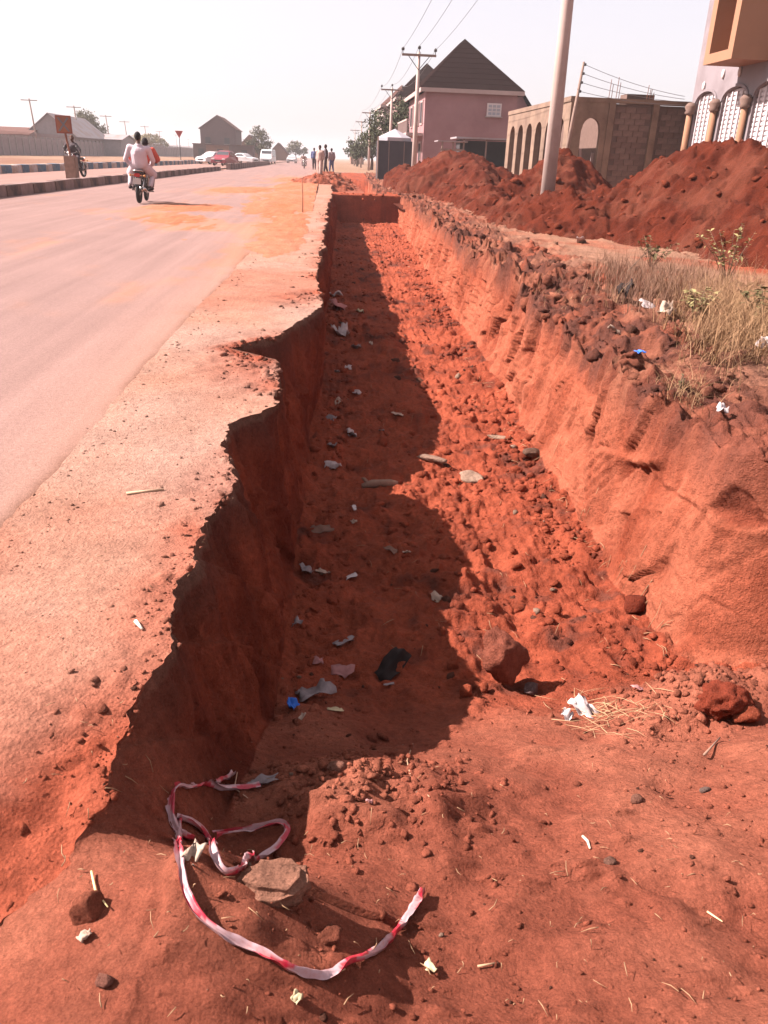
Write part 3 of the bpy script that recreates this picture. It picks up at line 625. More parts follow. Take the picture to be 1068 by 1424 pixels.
# straw: dry stalks
M['straw'] = surf('straw', (.26, .15, .08), .75, .35, 30, 0)
M['straw_pale'] = surf('pale_straw', (.36, .23, .125), .7, .25, 30, 0)
def stalks(name, spots, label, mat='straw'):
    mb = MB()
    for (x, y, L, w) in spots:
        a = rng.random()*6.283; z0 = down(x, y); dx, dy = math.cos(a)*L/2, math.sin(a)*L/2
        za, zb = down(x-dx, y-dy), down(x+dx, y+dy); k = rng.random()*.03+.003
        bend = Vector((-dy, dx, 0))*(rng.random()-.5)*.5
        mb.tube([(x-dx, y-dy, za+k), Vector((x, y, max(z0, (za+zb)/2)+.006+k*.6))+bend, (x+dx, y+dy, zb+.004+rng.random()*.02)], [w, w, w*.5], 4)
    return tag(mb.build(name, M[mat], None, True, fix=False), label, 'straw', kind='stuff')
sp = []
for k in range(75):
    p = hit(845+rng.normal()*38, 992+rng.normal()*16); sp.append((p.x, p.y, .05+.13*rng.random(), .0008+.0009*rng.random()))
stalks('straw', sp, 'tangle of dry straw lying on the ramp below the sunlit wall', 'straw_pale')
sp = []
for k in range(150):
    p = hit(rng.uniform(60, 1060), rng.uniform(1060, 1420)); sp.append((p.x, p.y, .008+.035*rng.random()**2, .0007+.0008*rng.random()))
for k in range(110):
    p = hit(rng.uniform(500, 930), rng.uniform(420, 930))
    if p.z < -.95: sp.append((p.x, p.y, .02+.07*rng.random(), .001+.0012*rng.random()))
for k in range(70):
    t = rng.random(); p = hit(640+290*t+rng.normal()*14, 480+440*t+rng.normal()*12); 
    if p.z < -.9: sp.append((p.x, p.y, .03+.09*rng.random(), .0012+.0015*rng.random()))
for k in range(90):
    p = hit(rng.uniform(20, 330), rng.uniform(640, 1150)); 
    if p.z > -.08: sp.append((p.x, p.y, .006+.02*rng.random()**2, .0008+.0008*rng.random()))
stalks('chaff', sp, 'scattered bits of dry grass and chaff on the earth')
def stick(pts_px, r, label, col=(.5, .36, .22), lift=.006, name='twig'):
    P = [hit(*q)+Vector((0, 0, lift)) for q in pts_px]; c = P[0].copy(); mb = MB(); mb.tube([p-c for p in P], [r]*(len(P)-1)+[r*.6], 6)
    o = mb.build(name, surf('twig_wood', col, .8, .25, 25, 0), None, True); o.location = c; return tag(o, label, 'twig')
stick([(128, 1217), (134, 1245), (151, 1267)], .0026, 'bent pale straw stalk leaning on a rounded stone', (.55, .42, .2), .012)
stick([(176, 688), (228, 682)], .007, 'straight pale stick lying flat on the sandy shoulder', (.42, .28, .18))
stick([(189, 866), (198, 877)], .007, 'short white chip of wood on the shoulder', (.6, .5, .4))
stick([(574, 1036), (566, 1060), (572, 1085), (597, 1110)], .0028, 'thin curved dry twig lying on the sunlit ramp', (.33, .2, .12))
stick([(810, 1165), (817, 1172), (820, 1182)], .0045, 'white chip of wood standing out on the smooth ramp', (.55, .42, .32))
stick([(983, 1270), (1004, 1284)], .0028, 'straight pale straw on the lower ramp', (.5, .36, .2))
stick([(978, 1054), (1000, 1030)], .005, 'grey stick poking out near the craggy lump', (.2, .12, .085), .015)
stick([(664, 1346), (692, 1341)], .003, 'brown dry stem with a frayed end', (.33, .22, .13))
stick([(330, 1076), (326, 1098), (345, 1112)], .002, 'thin pale root curling in the shaded corner', (.4, .25, .17))
stick([(456, 1361), (480, 1350)], .0025, 'short straw beneath the sagging tape', (.5, .35, .2))

# ------------------------------------------------------------------ barrier tape
def tape():
    path = [(362, 1096), (330, 1098), (300, 1096), (268, 1097), (240, 1104), (236, 1122), (241, 1150), (252, 1165), (270, 1172)]
    path2 = [(249, 1140), (247, 1165), (250, 1195), (255, 1225), (263, 1255), (280, 1282), (305, 1300), (340, 1319), (375, 1336), (405, 1354), (440, 1357), (475, 1351), (510, 1334), (540, 1312), (560, 1285), (575, 1262), (589, 1242)]
    path3 = [(247, 1142), (265, 1148), (285, 1158), (293, 1172), (298, 1195), (308, 1220), (320, 1226), (338, 1216), (358, 1200), (384, 1183), (395, 1172), (404, 1154), (375, 1153), (340, 1158), (300, 1166)]
    path4 = [(300, 1097), (310, 1090), (326, 1080)]
    lifts = {1: .018, 2: .012, 3: .02, 4: .025}
    root = thing('barrier_tape', 'red and white barrier tape looped over the earth around a stone', 'tape', hit(249, 1142))
    base = root.location
    red, white = (.34, .010, .030), (.37, .24, .25)
    for pi, pth in ((1, path), (2, path2), (3, path3), (4, path4)):
        P = [hit(*q) for q in pth]
        # resample
        D = [0]
        for a, b in zip(P, P[1:]): D.append(D[-1]+(b-a).length)
        n = int(D[-1]/.006); S = np.linspace(0, D[-1], n)
        C = np.stack([np.interp(S, D, [p[i] for p in P]) for i in range(3)], 1)
        for it in range(14): C[1:-1] = (C[:-2]+2*C[1:-1]+C[2:])/4
        for i in range(n): C[i, 2] = max(C[i, 2], down(C[i, 0], C[i, 1])+.004)
        for it in range(6): C[1:-1] = (C[:-2]+2*C[1:-1]+C[2:])/4
        C[:, 2] += lifts[pi]*(.35+.65*np.abs(vnoise(S*5, S*0, None, 700+pi)))
        T = np.gradient(C, axis=0); T /= np.linalg.norm(T, axis=1)[:, None]
        side = np.cross(T, np.array([0, 0, 1.0])); side /= np.linalg.norm(side, axis=1)[:, None]; upv = np.cross(side, T)
        tw = .5*vnoise(S*7, S*0+pi, None, 710)+.9*vnoise(S*2.4, S*0, None, 712+pi)
        W = .0098*(1+.35*vnoise(S*14, S*0, None, 715+pi)+.25*vnoise(S*40, S*0, None, 716)); nw = 7
        V = []; u = np.linspace(-1, 1, nw)
        for i in range(n):
            d = side[i]*math.cos(tw[i])+upv[i]*math.sin(tw[i]); nn = np.cross(T[i], d)
            for k in range(nw):
                fold = .0075*math.sin(u[k]*3.6+3*vnoise(np.array([S[i]*9]), np.array([.5]), None, 720)[0])+.003*vnoise(np.array([S[i]*45]), np.array([k*.9]), None, 721)[0]
                V.append(C[i]+d*W[i]*u[k]+nn*fold)
        V = np.array(V)-np.array(base); ii = np.arange(n-1)[:, None]*nw+np.arange(nw-1)[None, :]
        F = np.stack([ii, ii+1, ii+nw+1, ii+nw], -1).reshape(-1, 4)
        # stripes slant across the tape; gathered lengthways they show as streaks
        Sg = S[:, None]+u[None, :]*.05; st = np.sin(Sg/.21*2*math.pi+pi*1.3)+.9*vnoise(Sg*9, u[None, :]*1.6+0*Sg, None, 730)
        col = np.where((st > .28)[..., None], np.array(red), np.array(white)).reshape(-1, 3)
        me = mesh_np('tape_strand', V, F, M['tape'], root, col=col)
    return root
m, nt, bs = newmat('tape_plastic'); at = N(nt, 'ShaderNodeAttribute', attribute_name='Col'); tcx = N(nt, 'ShaderNodeTexCoord').outputs['Object']
nz = noise_node(nt, tcx, 90, 4, .6); nt.links.new(mixcol(nt, ramp(nt, nz.outputs[0], .45, .75, 0, .55).outputs[0], at.outputs['Color'], (.30, .12, .09)), bs.inputs['Base Color'])
bs.inputs['Roughness'].default_value = .38; M['tape'] = m
tape()

# ------------------------------------------------------------------ litter
LM = {k: surf('litter_'+k, c, .8, .3, 25, .2, .004, 40, spec=.12) for k, c in dict(white=(.40, .34, .33), grey=(.20, .165, .165), blue=(.05, .16, .55), yellow=(.40, .33, .20), black=(.020, .014, .013), pink=(.32, .15, .14), brown=(.17, .095, .07), cream=(.33, .24, .185)).items()}
def litter(px, w, l, color, label, group=None, crumple=.3, cat='litter', name='litter_scrap', rz=None, lift=.0):
    n = 7; seed = int(px[0]*7+px[1]); u, v = np.meshgrid(np.linspace(-.5, .5, n), np.linspace(-.5, .5, n))
    q = crumple*min(w, l)
    Z = q*(vnoise(u*3+seed, v*3, None, seed)+.5*vnoise(u*7, v*7+seed, None, seed+1))
    X = u*w*(1+.3*vnoise(u*2, v*3, None, seed+2)); Y = v*l*(1+.3*vnoise(u*3, v*2, None, seed+3)); Z = Z-Z.min()*.7
    i = np.arange(n-1)[:, None]*n+np.arange(n-1)[None, :]; F = np.stack([i, i+1, i+n+1, i+n], -1).reshape(-1, 4)
    V1 = np.stack([X, Y, Z], -1).reshape(-1, 3)
    o = mesh_np(name, V1, F, LM[color], smooth=crumple > .2); md = o.modifiers.new('thickness', 'SOLIDIFY'); md.thickness = .0015
    p = hit(*px); o.location = p+Vector((0, 0, .006+lift)); o.rotation_euler = (rng.normal()*.2, rng.normal()*.2, rng.random()*6.28 if rz is None else rz)
    return tag(o, label, cat, group)
G1 = 'pale scraps on the shaded trench floor'; L1 = 'crumpled pale scrap of litter lying in the shaded part of the trench'
litter((487, 803), .075, .055, 'white', 'clean white folded paper lying flat in the shaded trench', None, .1, rz=.2)
litter((494, 708), .045, .075, 'white', 'small white rectangular packet in the shaded trench near the branch', None, .12, rz=.5)
litter((466, 988), .065, .045, 'yellow', 'small pale yellow card in the shaded trench beside the blue wrapper', None, .08, rz=-.1)
litter((407, 984), .055, .05, 'blue', 'crumpled bright blue wrapper at the foot of the shaded wall', None, .5)
litter((437, 968), .17, .12, 'grey', 'torn sheet of greyish plastic beside the blue wrapper', None, .35)
litter((476, 938), .09, .10, 'pink', 'dusty pinkish plastic scrap in the shaded trench', None, .4)
litter((442, 922), .055, .05, 'pink', 'small red and white sweet wrapper against the shaded wall foot', None, .4)
litter((480, 895), .05, .13, 'grey', 'long torn strip of clear plastic in the shaded trench', None, .4)
litter((545, 930), .19, .10, 'black', 'black plastic bag lying flat in the shaded trench', None, .42, lift=.01)
litter((475, 466), .26, .2, 'white', 'big puffed white plastic bag by the far shaded wall', None, .7)
litter((470, 432), .42, .25, 'pink', 'pinkish plastic sheet lying behind the puffed white bag', None, .4)
litter((500, 434), .30, .12, 'yellow', 'yellowish strip of packaging in the far shaded trench', None, .3)
litter((467, 412), .22, .2, 'white', 'whitish carrier bag scrap beside the pinkish plastic sheet', None, .5)
litter((464, 651), .14, .08, 'white', 'torn white plastic scrap against the shaded wall foot', None, .5)
litter((446, 738), .08, .17, 'brown', 'curled brown cardboard sole in the shaded trench', None, .25)
litter((606, 833), .08, .05, 'cream', 'clear crumpled wrapper right on the shadow edge', None, .5)
litter((541, 953), .06, .02, 'grey', 'thin grey paper sliver in front of the black plastic bag', None, .2)
for q, w, l, c in (((448, 800), .09, .06, 'cream'), ((425, 795), .07, .08, 'grey'), ((488, 606), .10, .09, 'white'), ((497, 548), .07, .09, 'white'), ((468, 518), .09, .05, 'white'), ((484, 513), .08, .08, 'white'),
                   ((463, 622), .08, .08, 'grey'), ((489, 607), .07, .05, 'grey'), ((553, 578), .12, .06, 'cream'), ((412, 870), .06, .07, 'grey'), ((492, 728), .04, .04, 'cream'), ((460, 585), .10, .12, 'grey'),
                   ((543, 768), .10, .05, 'brown'), ((565, 770), .03, .06, 'cream'), ((420, 1000), .05, .02, 'cream'), ((495, 485), .14, .1, 'grey'), ((516, 478), .10, .05, 'cream'), ((530, 600), .05, .04, 'grey'), ((470, 560), .1, .06, 'cream'), ((366, 1090), .085, .03, 'grey')):
    litter(q, w, l, c, 'crumpled '+dict(white='white plastic', grey='greyish plastic', cream='cream paper', brown='brown card')[c]+' scrap among the litter of the shaded trench floor', G1, .4)
litter((901, 430), .20, .16, 'white', 'flat white polystyrene slab at the edge of the dry grass', None, .12, lift=.03)
litter((925, 440), .22, .12, 'cream', 'heap of cream paper scraps below the white slab', None, .6, lift=.02)
litter((1003, 576), .085, .06, 'white', 'white torn wrapper on the torn brown topsoil', None, .4, lift=.02)
litter((1062, 490), .12, .12, 'white', 'white crumpled bag at the foot of the dry grass', None, .6, lift=.02)
litter((889, 498), .07, .05, 'blue', 'small blue bottle cap scrap in the topsoil chunks', None, .4, lift=.03)
litter((853, 465), .14, .08, 'cream', 'pale cardboard flake among the topsoil chunks', None, .3, lift=.02)
litter((868, 418), .17, .15, 'black', 'scorched black bag tucked beside the white slab', None, .7, lift=.04)
litter((808, 338), .35, .16, 'white', 'white paper lying on bare ground before the broad heap', None, .2, lift=.02)
litter((810, 992), .11, .06, 'white', 'scuffed white plastic bag crumpled across the straw', None, .7, lift=.01)
litter((787, 1000), .07, .05, 'white', 'smaller white rag trailing from the plastic bag on the straw', None, .6, lift=.01)
litter((886, 963), .04, .05, 'pink', 'tiny white and red sachet standing in the straw', None, .2, lift=.015)
litter((270, 1192), .055, .035, 'cream', 'dry curled leaf the colour of paper inside the tape loop', None, .6, cat='leaf', name='dry_leaf')
litter((598, 1348), .022, .03, 'yellow', 'small yellowish dry leaf outside the end of the tape', None, .4, cat='leaf', name='dry_leaf')
litter((412, 1391), .022, .02, 'yellow', 'torn yellow-green leaf under the lowest sag of the tape', None, .5, cat='leaf', name='dry_leaf')
litter((120, 1305), .02, .025, 'cream', 'pale husk lying below the rounded stone', None, .5, cat='leaf', name='dry_leaf')
litter((513, 1117), .022, .016, 'pink', 'tiny pink and white sweet paper on the ramp', None, .4)

# ------------------------------------------------------------------ vegetation
def leafmat(name, c1, c2):
    m, nt, bs = newmat(name); tc = N(nt, 'ShaderNodeTexCoord').outputs['Object']
    n = noise_node(nt, tc, 3.0, 4, .7); g = ramp(nt, n.outputs[0], .3, .7, 0, 1)
    nt.links.new(mixcol(nt, g.outputs[0], c1, c2), bs.inputs['Base Color']); bs.inputs['Roughness'].default_value = .7; bs.inputs['Specular IOR Level'].default_value = .2
    return m
M['leaf'] = leafmat('leaf_green', (.060, .058, .022), (.115, .095, .040)); M['leaf_dry'] = leafmat('leaf_pale', (.16, .15, .06), (.26, .20, .09))
M['leaf_dark'] = leafmat('leaf_dark', (.030, .038, .016), (.065, .066, .028)); M['bark'] = surf('bark', (.12, .075, .05), .95, .3, 8, .6, .02, 20)
M['drygrass'] = leafmat('dry_grass', (.27, .165, .082), (.19, .10, .055)); M['drybrush'] = leafmat('dry_brush', (.13, .065, .045), (.22, .125, .075))
def blades(name, spots, hmin, hmax, w, mat, label, lean=.55, nseg=4):
    V = []; F = []
    for (x, y, n) in spots:
        z = down(x, y)
        for k in range(n):
            a = rng.random()*6.283; h = hmin+(hmax-hmin)*rng.random()**1.7; l = lean*h*(.2+1.5*rng.random()); bx, by = x+rng.normal()*.03, y+rng.normal()*.03
            ca, sa = math.cos(a), math.sin(a); b = len(V); w2 = w*(.6+.7*rng.random()); tw = rng.random()*3.14; px_, py_ = math.cos(tw), math.sin(tw); droop = rng.random()*.5
            for i in range(nseg+1):
                t = i/nseg; ww = w2*(1-t*.85); r = l*t*t; zz = z-.01+h*(t-droop*t*t*t)
                V += [(bx+ca*r-px_*ww, by+sa*r-py_*ww, zz), (bx+ca*r+px_*ww, by+sa*r+py_*ww, zz)]
            for i in range(nseg): F.append((b+2*i, b+2*i+1, b+2*i+3, b+2*i+2))
    return tag(mesh_np(name, V, F, M[mat], smooth=True), label, 'grass', kind='stuff')
def spots_px(n, cx, cy, sx, sy, k, lim=None):
    S = []
    while len(S) < n:
        q = (cx+rng.normal()*sx, cy+rng.normal()*sy)
        p = hit(*q)
        if p.z > -.5 and p.x > float(np.interp(p.y, ys, xr[:, 0]))+.12: S.append((p.x, p.y, rng.integers(1, k+1)))
    return S
blades('dry_grass', spots_px(560, 915, 400, 42, 16, 10)+spots_px(120, 860, 385, 20, 10, 7), .14, .52, .0026, 'drybrush', 'brown tangle of dead brush in front of the broad heap', .5)
blades('dry_grass', spots_px(760, 1030, 455, 38, 26, 10)+spots_px(260, 1000, 420, 50, 14, 8), .12, .46, .0028, 'drygrass', 'straw-yellow dry grass on the bank beside the white bag', .7)
blades('dry_grass', spots_px(60, 950, 565, 22, 20, 6), .06, .22, .002, 'drygrass', 'small tuft of flattened dry grass hanging over the trench rim', 1.2)
blades('dry_grass', spots_px(50, 800, 335, 60, 6, 4)+spots_px(40, 760, 420, 40, 20, 3), .05, .16, .0025, 'drygrass', 'sparse dry stalks on the bare ground along the heap foot', .7)
def weed(px, h, nst, spread, nleaf, size, mat, label):
    p = hit(*px); root = thing('weed', label, 'plant', p); st = MB(); lv = MB()
    for k in range(nst):
        a = rng.random()*6.283; tip = Vector((math.cos(a)*spread*rng.random(), math.sin(a)*spread*rng.random(), h*(.55+.45*rng.random()))); mid = tip*.5+Vector((0, 0, .08*h))
        st.tube([(0, 0, -.02), mid, tip], [.006, .004, .002], 5)
        for j in range(nleaf):
            t = .3+.7*rng.random(); c = (mid*(1-abs(2*t-1)) + (tip*(2*t-1) if t > .5 else Vector((0, 0, 0))*0)) if False else tip*t+Vector((0, 0, .06*h*math.sin(math.pi*t)))
            d = Vector((rng.normal(), rng.normal(), rng.normal()*.4+.2)).normalized(); s = d.cross(Vector((0, 0, 1))).normalized(); L = size*(.5+.7*rng.random())
            n = len(lv.v); lv.v += [tuple(c), tuple(c+d*L*.5+s*L*.28), tuple(c+d*L-Vector((0, 0, L*.2))), tuple(c+d*L*.5-s*L*.28)]; lv.f.append((n, n+1, n+2, n+3))
    st.build('stem', M['bark'], root, True); lv.build('foliage', M[mat], root, False, False); return root
weed((905, 372), .45, 10, .40, 13, .085, 'leaf', 'green-leaved weed growing at the foot of the broad heap')
weed((1010, 395), .75, 10, .55, 14, .085, 'leaf_dry', 'tall pale-leaved weed rising out of the dry grass')
weed((1062, 455), .40, 10, .40, 12, .08, 'leaf', 'leafy green weed among the yellow dry grass')
weed((965, 445), .30, 9, .30, 12, .09, 'leaf_dry', 'low yellowing weed behind the white slab')
weed((945, 540), .10, 5, .08, 5, .03, 'leaf', 'tiny green sprout on the torn topsoil by the rim')
stick([(870, 395), (905, 355)], .010, 'bare dead stem leaning out of the brown brush', (.12, .075, .05), .15)

def tree(name, base, crowns, trunk_h, trunk_r, nleaf, leaf, label, cat='tree', mat='leaf_dark', group=None, seed=1):
    """crowns: list of (dx,dy,dz,rx,rz) leaf masses around limb ends"""
    r = np.random.default_rng(seed); root = thing(name, label, cat, base, 0, group); tk = MB()
    tk.tube([(0, 0, -.1), (.03*trunk_h, 0, trunk_h*.5), (0, .02*trunk_h, trunk_h)], [trunk_r*1.25, trunk_r, trunk_r*.75], 10)
    for (dx, dy, dz, rx, rz) in crowns:
        tk.tube([(0, .02*trunk_h, trunk_h*.8), (dx*.45, dy*.45, trunk_h*.8+(dz-trunk_h*.8)*.55), (dx, dy, dz)], [trunk_r*.55, trunk_r*.35, trunk_r*.12], 6)
    tk.build('trunk', M['bark'], root, True)
    tot = sum(c[3]**2*c[4] for c in crowns); V = []; F = []
    for (dx, dy, dz, rx, rz) in crowns:
        n = int(nleaf*rx**2*rz/tot); nk = max(6, int(n/28))
        cc = r.normal(size=(nk, 3)); cc /= np.linalg.norm(cc, axis=1)[:, None]; cc *= (r.random((nk, 1))**.4)
        for c in cc:
            c0 = np.array([dx, dy, dz])+c*np.array([rx, rx, rz])
            for j in range(n//nk):
                p = c0+r.normal(size=3)*np.array([rx, rx, rz])*.13; d = r.normal(size=3); d /= np.linalg.norm(d); e = np.cross(d, r.normal(size=3)); e /= np.linalg.norm(e); L = leaf*(.6+.8*r.random()); b = len(V)
                V += [p, p+d*L*.5+e*L*.3, p+d*L, p+d*L*.5-e*L*.3]; F.append((b, b+1, b+2, b+3))
    mesh_np('crown', V, F, M[mat], root, smooth=False); return root

# ------------------------------------------------------------------ street furniture and structures, left side
M['conc'] = surf('concrete', (.26, .215, .20), .95, .22, 3, .4, .01, 40); M['conc_wall'] = surf('wall_concrete', (.25, .19, .185), .95, .2, .8, .3, .01, 12)
M['kerb_dark'] = surf('kerb_dark', (.07, .045, .042), .95, .3, 4, .4, .01, 30, alt=(.16, .09, .07)); M['kerb_pale'] = surf('kerb_pale', (.20, .125, .11), .95, .3, 4, .4, .01, 30)
M['kerb_white'] = surf('kerb_white', (.42, .34, .32), .9, .2, 4, .3, .01, 30, alt=(.33, .19, .14)); M['kerb_blue'] = surf('kerb_blue', (.08, .12, .17), .9, .25, 4, .3, .01, 30, alt=(.22, .16, .14), altscale=2.5, alta=.5, altb=.8)
M['pole'] = surf('pole_concrete', (.36, .27, .24), .9, .15, 2, .3, .01, 30); M['pole_wood'] = surf('pole_wood', (.20, .135, .11), .9, .25, 3, .4, .01, 20)
M['dark'] = surf('dark_metal', (.035, .03, .03), .5, .2, 10, 0); M['wire'] = surf('wire', (.10, .085, .085), .6, .1, 5, 0)
M['rust'] = surf('rusty_steel', (.17, .06, .035), .8, .3, 8, .3, .005, 30)
def kerb_run(label, x0, x1, y0, y1, n, sz, mats, gap, wob=.02):
    root = thing('kerb', label, 'kerb', (x0, y0, 0)); proto = []
    L = (y1-y0)/n
    for mt in mats:
        for v in range(2):
            mb = MB(); mb.box((0, 0, sz[1]/2), (sz[0], L-gap, sz[1]), 0, .02); o = mb.build('kerb_stone', M[mt], root); proto.append(o)
    used = set()
    for k in range(n):
        j = (k % len(mats))*2+(k//2) % 2; src = proto[j]
        if j in used: o = src.copy(); COL.objects.link(o)
        else: o = src; used.add(j)
        o.parent = root; t = (k+.5)/n; o.location = ((x1-x0)*t+rnd.uniform(-wob, wob), (y1-y0)*t, -.03+rnd.uniform(-.015, .015)); o.rotation_euler = (rnd.uniform(-.01, .01), rnd.uniform(-.01, .01), rnd.uniform(-.02, .02))
    return root
kerb_run('low dark and pale kerb along the median beyond the motorcycle', -9.25, -9.25, 16, 76, 54, (.34, .34), ('kerb_dark', 'kerb_pale'), .03)
kerb_run('taller pale kerb of the next median beside the parked cars', -8.9, -8.9, 80, 140, 50, (.34, .55), ('kerb_pale', 'kerb_dark'), .03)
kerb_run('far row of blue and white painted kerb blocks before the dry verge', -15.7, -16.4, 36, 112, 58, (.5, .50), ('kerb_white', 'kerb_blue'), .35, .06)
# dry verge rising to the concrete wall
X_, Y_ = np.meshgrid(np.linspace(-60, -16.2, 40), np.linspace(30, 330, 120)); Hh = .14+.10*fbm(X_*.25, Y_*.1, 640, 4)+.25*sstep(-20, -40, X_)*0
i_ = np.arange(119)[:, None]*40+np.arange(39)[None, :]
tag(mesh_np('verge', np.stack([X_, Y_, Hh], -1).reshape(-1, 3), np.stack([i_, i_+1, i_+41, i_+40], -1).reshape(-1, 4), M['soil_soft'], col=mixc(np.array([.22, .135, .088]), np.array([.17, .085, .055]), np.clip(.4+1.4*fbm(X_*.2, Y_*.06, 645, 3), 0, 1).reshape(-1))), 'dry bare verge before the concrete wall', kind='structure')
def precast_wall():
    root = thing('boundary_wall', 'long grey precast concrete boundary wall with posts beyond the dry verge', 'wall', (-42, 100, .1)); L = 2.6
    mb = MB(); mb.box((0, 0, 1.15), (.10, L-.32, 2.3)); pa = mb.build('wall_panel', M['conc_wall'], root)
    mb = MB(); mb.box((0, 0, 1.22), (.34, .34, 2.5), 0, .03); mb.box((0, 0, 2.52), (.42, .42, .12), 0, .02); po = mb.build('wall_post', M['conc'], root)
    for k in range(78):
        a = pa if k == 0 else pa.copy(); b = po if k == 0 else po.copy()
        if k: COL.objects.link(a); COL.objects.link(b)
        a.parent = root; b.parent = root; a.location = (0, L*(k+.5), 0); b.location = (0, L*k, 0)
    mb = MB()
    for k in range(4): mb.tube([(-.1, 0, 2.62+.12*k), (-.1, 78*L, 2.62+.12*k)], .022, 4)
    mb.build('barbed_wire', M['rust'], root); return root
precast_wall()
def utility_pole(name, base, h, r0, r1, arm, label, group, mat='pole', lean=(0, 0), ins=True, brace=True, armz=.25):
    root = thing(name, label, 'utility pole', base, 0, group); mb = MB(); mb.tube([(0, 0, -.3), (lean[0]*.5, lean[1]*.5, h*.5), (lean[0], lean[1], h)], [r0, (r0+r1)/2, r1], 12); mb.build('pole', M[mat], root, True)
    if arm:
        z = h-armz; mb = MB(); mb.box((lean[0], lean[1]-.12, z), (arm, .09, .12)); mb.build('crossarm', M['pole_wood'], root)
        if brace:
            for s in (-1, 1): mb = MB(); mb.tube([(lean[0]+s*arm*.33, lean[1]-.13, z), (lean[0], lean[1]-.13, z-.75)], .022, 6); mb.build('brace', M['dark'], root)
        if ins:
            for x in (-arm/2+.05, 0, arm/2-.05):
                b = MB(); b.lathe([(.02, 0), (.02, .14), (.10, .15), (.075, .20), (.10, .22), (.07, .30), (0.001, .33)], (lean[0]+x, lean[1]-.12, z+.06 if x else max(z+.06, h-.02)), 'Z', 10); b.build('insulator', M['dark'], root, True)
    return root
PG = 'poles of the power line along the right of the road'
pb = pY(766, 243, 20.5); pt = pY(787, 0, 20.5); sl0 = (pt.x-pb.x)/(pt.z-pb.z)
utility_pole('utility_pole', (pb.x-.02, 20.5, 0), 9.2, .19, .10, 2.0, 'thick pale concrete pole rising from the red earth in front of the unfinished building', PG, lean=(sl0*9.2*.35, 0))
POLE = [(pb.x-.02+sl0*9.2*.35, 20.5, 9.2)]
for px_, d, hpx, lab in (((576, 218), 52, 72, 'slim concrete pole with three insulators standing before the pink house'), ((543, 190), 80, 122, 'concrete pole whose crossarm shows above the leafy tree'), ((513, 215), 112, 155, 'concrete pole beyond the leafy tree with a small white notice'), ((502, 215), 145, 168, 'distant concrete pole past the one with the notice'), ((493, 215), 182, 180, 'very far concrete pole near the end of the road')):
    b = pY(px_[0], px_[1], d); t = pY(px_[0]+(5 if d < 60 else 2), hpx, d); utility_pole('utility_pole', (b.x, d, 0), t.z, .17, .09, 2.0, lab, PG, ins=d < 100, armz=.18); POLE.append((b.x, d, t.z))
def wires(label, offs, group):
    for dx, dz, lab in offs:
        mb = MB(); pts = []
        for a, b in zip(POLE, POLE[1:]):
            a, b = Vector(a), Vector(b)
            for i in range(12): t = i/12; p = a.lerp(b, t); pts.append(p+Vector((dx, 0, dz-.55*4*t*(1-t))))
        pts.append(Vector(POLE[-1])+Vector((dx, 0, dz))); first = Vector(POLE[0])+Vector((dx, 0, dz)); pts.insert(0, first+Vector((.4, -26, 0)))
        mb.tube([p-first for p in pts], .011, 4); o = mb.build('overhead_wire', M['wire'], None, True); o.location = first; tag(o, lab, 'wire', group)
wires('', ((-.95, .12, 'power line wire on the road-side insulators of the pole row'), (0, .28, 'power line wire on the pole-top insulators of the pole row'), (.95, .12, 'power line wire on the house-side insulators of the pole row')), 'wires of the power line')
for i, q in enumerate([(42, 137), (104, 147), (148, 160), (174, 168), (202, 175), (222, 182), (245, 187), (262, 193)]):
    p = pz(*q, 8.4); lab = ['leaning wooden pole behind the concrete wall beside the metal-roofed shed', 'wooden pole between the metal shed and the bushy tree', 'wooden pole just past the bushy tree behind the wall', 'wooden pole along the middle of the concrete wall', 'wooden pole nearer the far end of the concrete wall', 'thin wooden pole at the far end of the concrete wall', 'faint wooden pole short of the triangular sign', 'faint wooden pole next to the brown two-storey building'][i]
    utility_pole('utility_pole', (p.x+.3, p.y, 0), 8.4, .16, .10, 2.6, lab, 'poles behind the concrete wall', 'pole_wood', lean=(-.5, 0), ins=False, brace=False)
# metal-roofed shed and long roofs behind the wall, bushy tree
M['zinc'] = surf('zinc_roof', (.24, .20, .205), .6, .15, 2, 0, alt=(.20, .12, .09), altscale=.5); M['roof_brown'] = surf('brown_roof', (.11, .055, .045), .95, .2, 1.5, .2, .01, 8, spec=.05)
def gable(name, label, x0, x1, y0, y1, eave, peak, wall, roof, base=0, over=.4, axis='Y', parts=True):
    """gable-roofed block; ridge runs along axis"""
    root = thing(name, label, 'building', ((x0+x1)/2, (y0+y1)/2, base)); hx, hy = (x1-x0)/2, (y1-y0)/2
    mb = MB()
    if axis == 'Y': mb.poly_prism([(-hx, 0), (hx, 0), (hx, eave), (0, peak), (-hx, eave)], 'Y', -hy, hy)
    else: mb.poly_prism([(-hy, 0), (hy, 0), (hy, eave), (0, peak), (-hy, eave)], 'X', -hx, hx)
    mb.build('wall', wall, root)
    for s in (-1, 1):
        mb = MB(); h, l = (hx, hy) if axis == 'Y' else (hy, hx); k = (peak-eave)/h; e = over; P = [(0, peak+.04), (s*(h+e), eave-k*e+.04), (s*(h+e), eave-k*e+.16), (0, peak+.16)]
        mb.poly_prism(P, axis, -l-e, l+e); mb.build('roof_slope', roof, root)
    return root
M['shedwall'] = surf('shed_sheet', (.22, .185, .185), .7, .15, 2, 0)
a, b = pY(36, 186, 150), pY(104, 186, 150); pk = pY(63, 158, 150)
gable('metal_shed', 'grey metal-roofed shed with a wide gable behind the concrete wall', a.x, b.x, 150, 172, a.z, pk.z, M['shedwall'], M['zinc'])
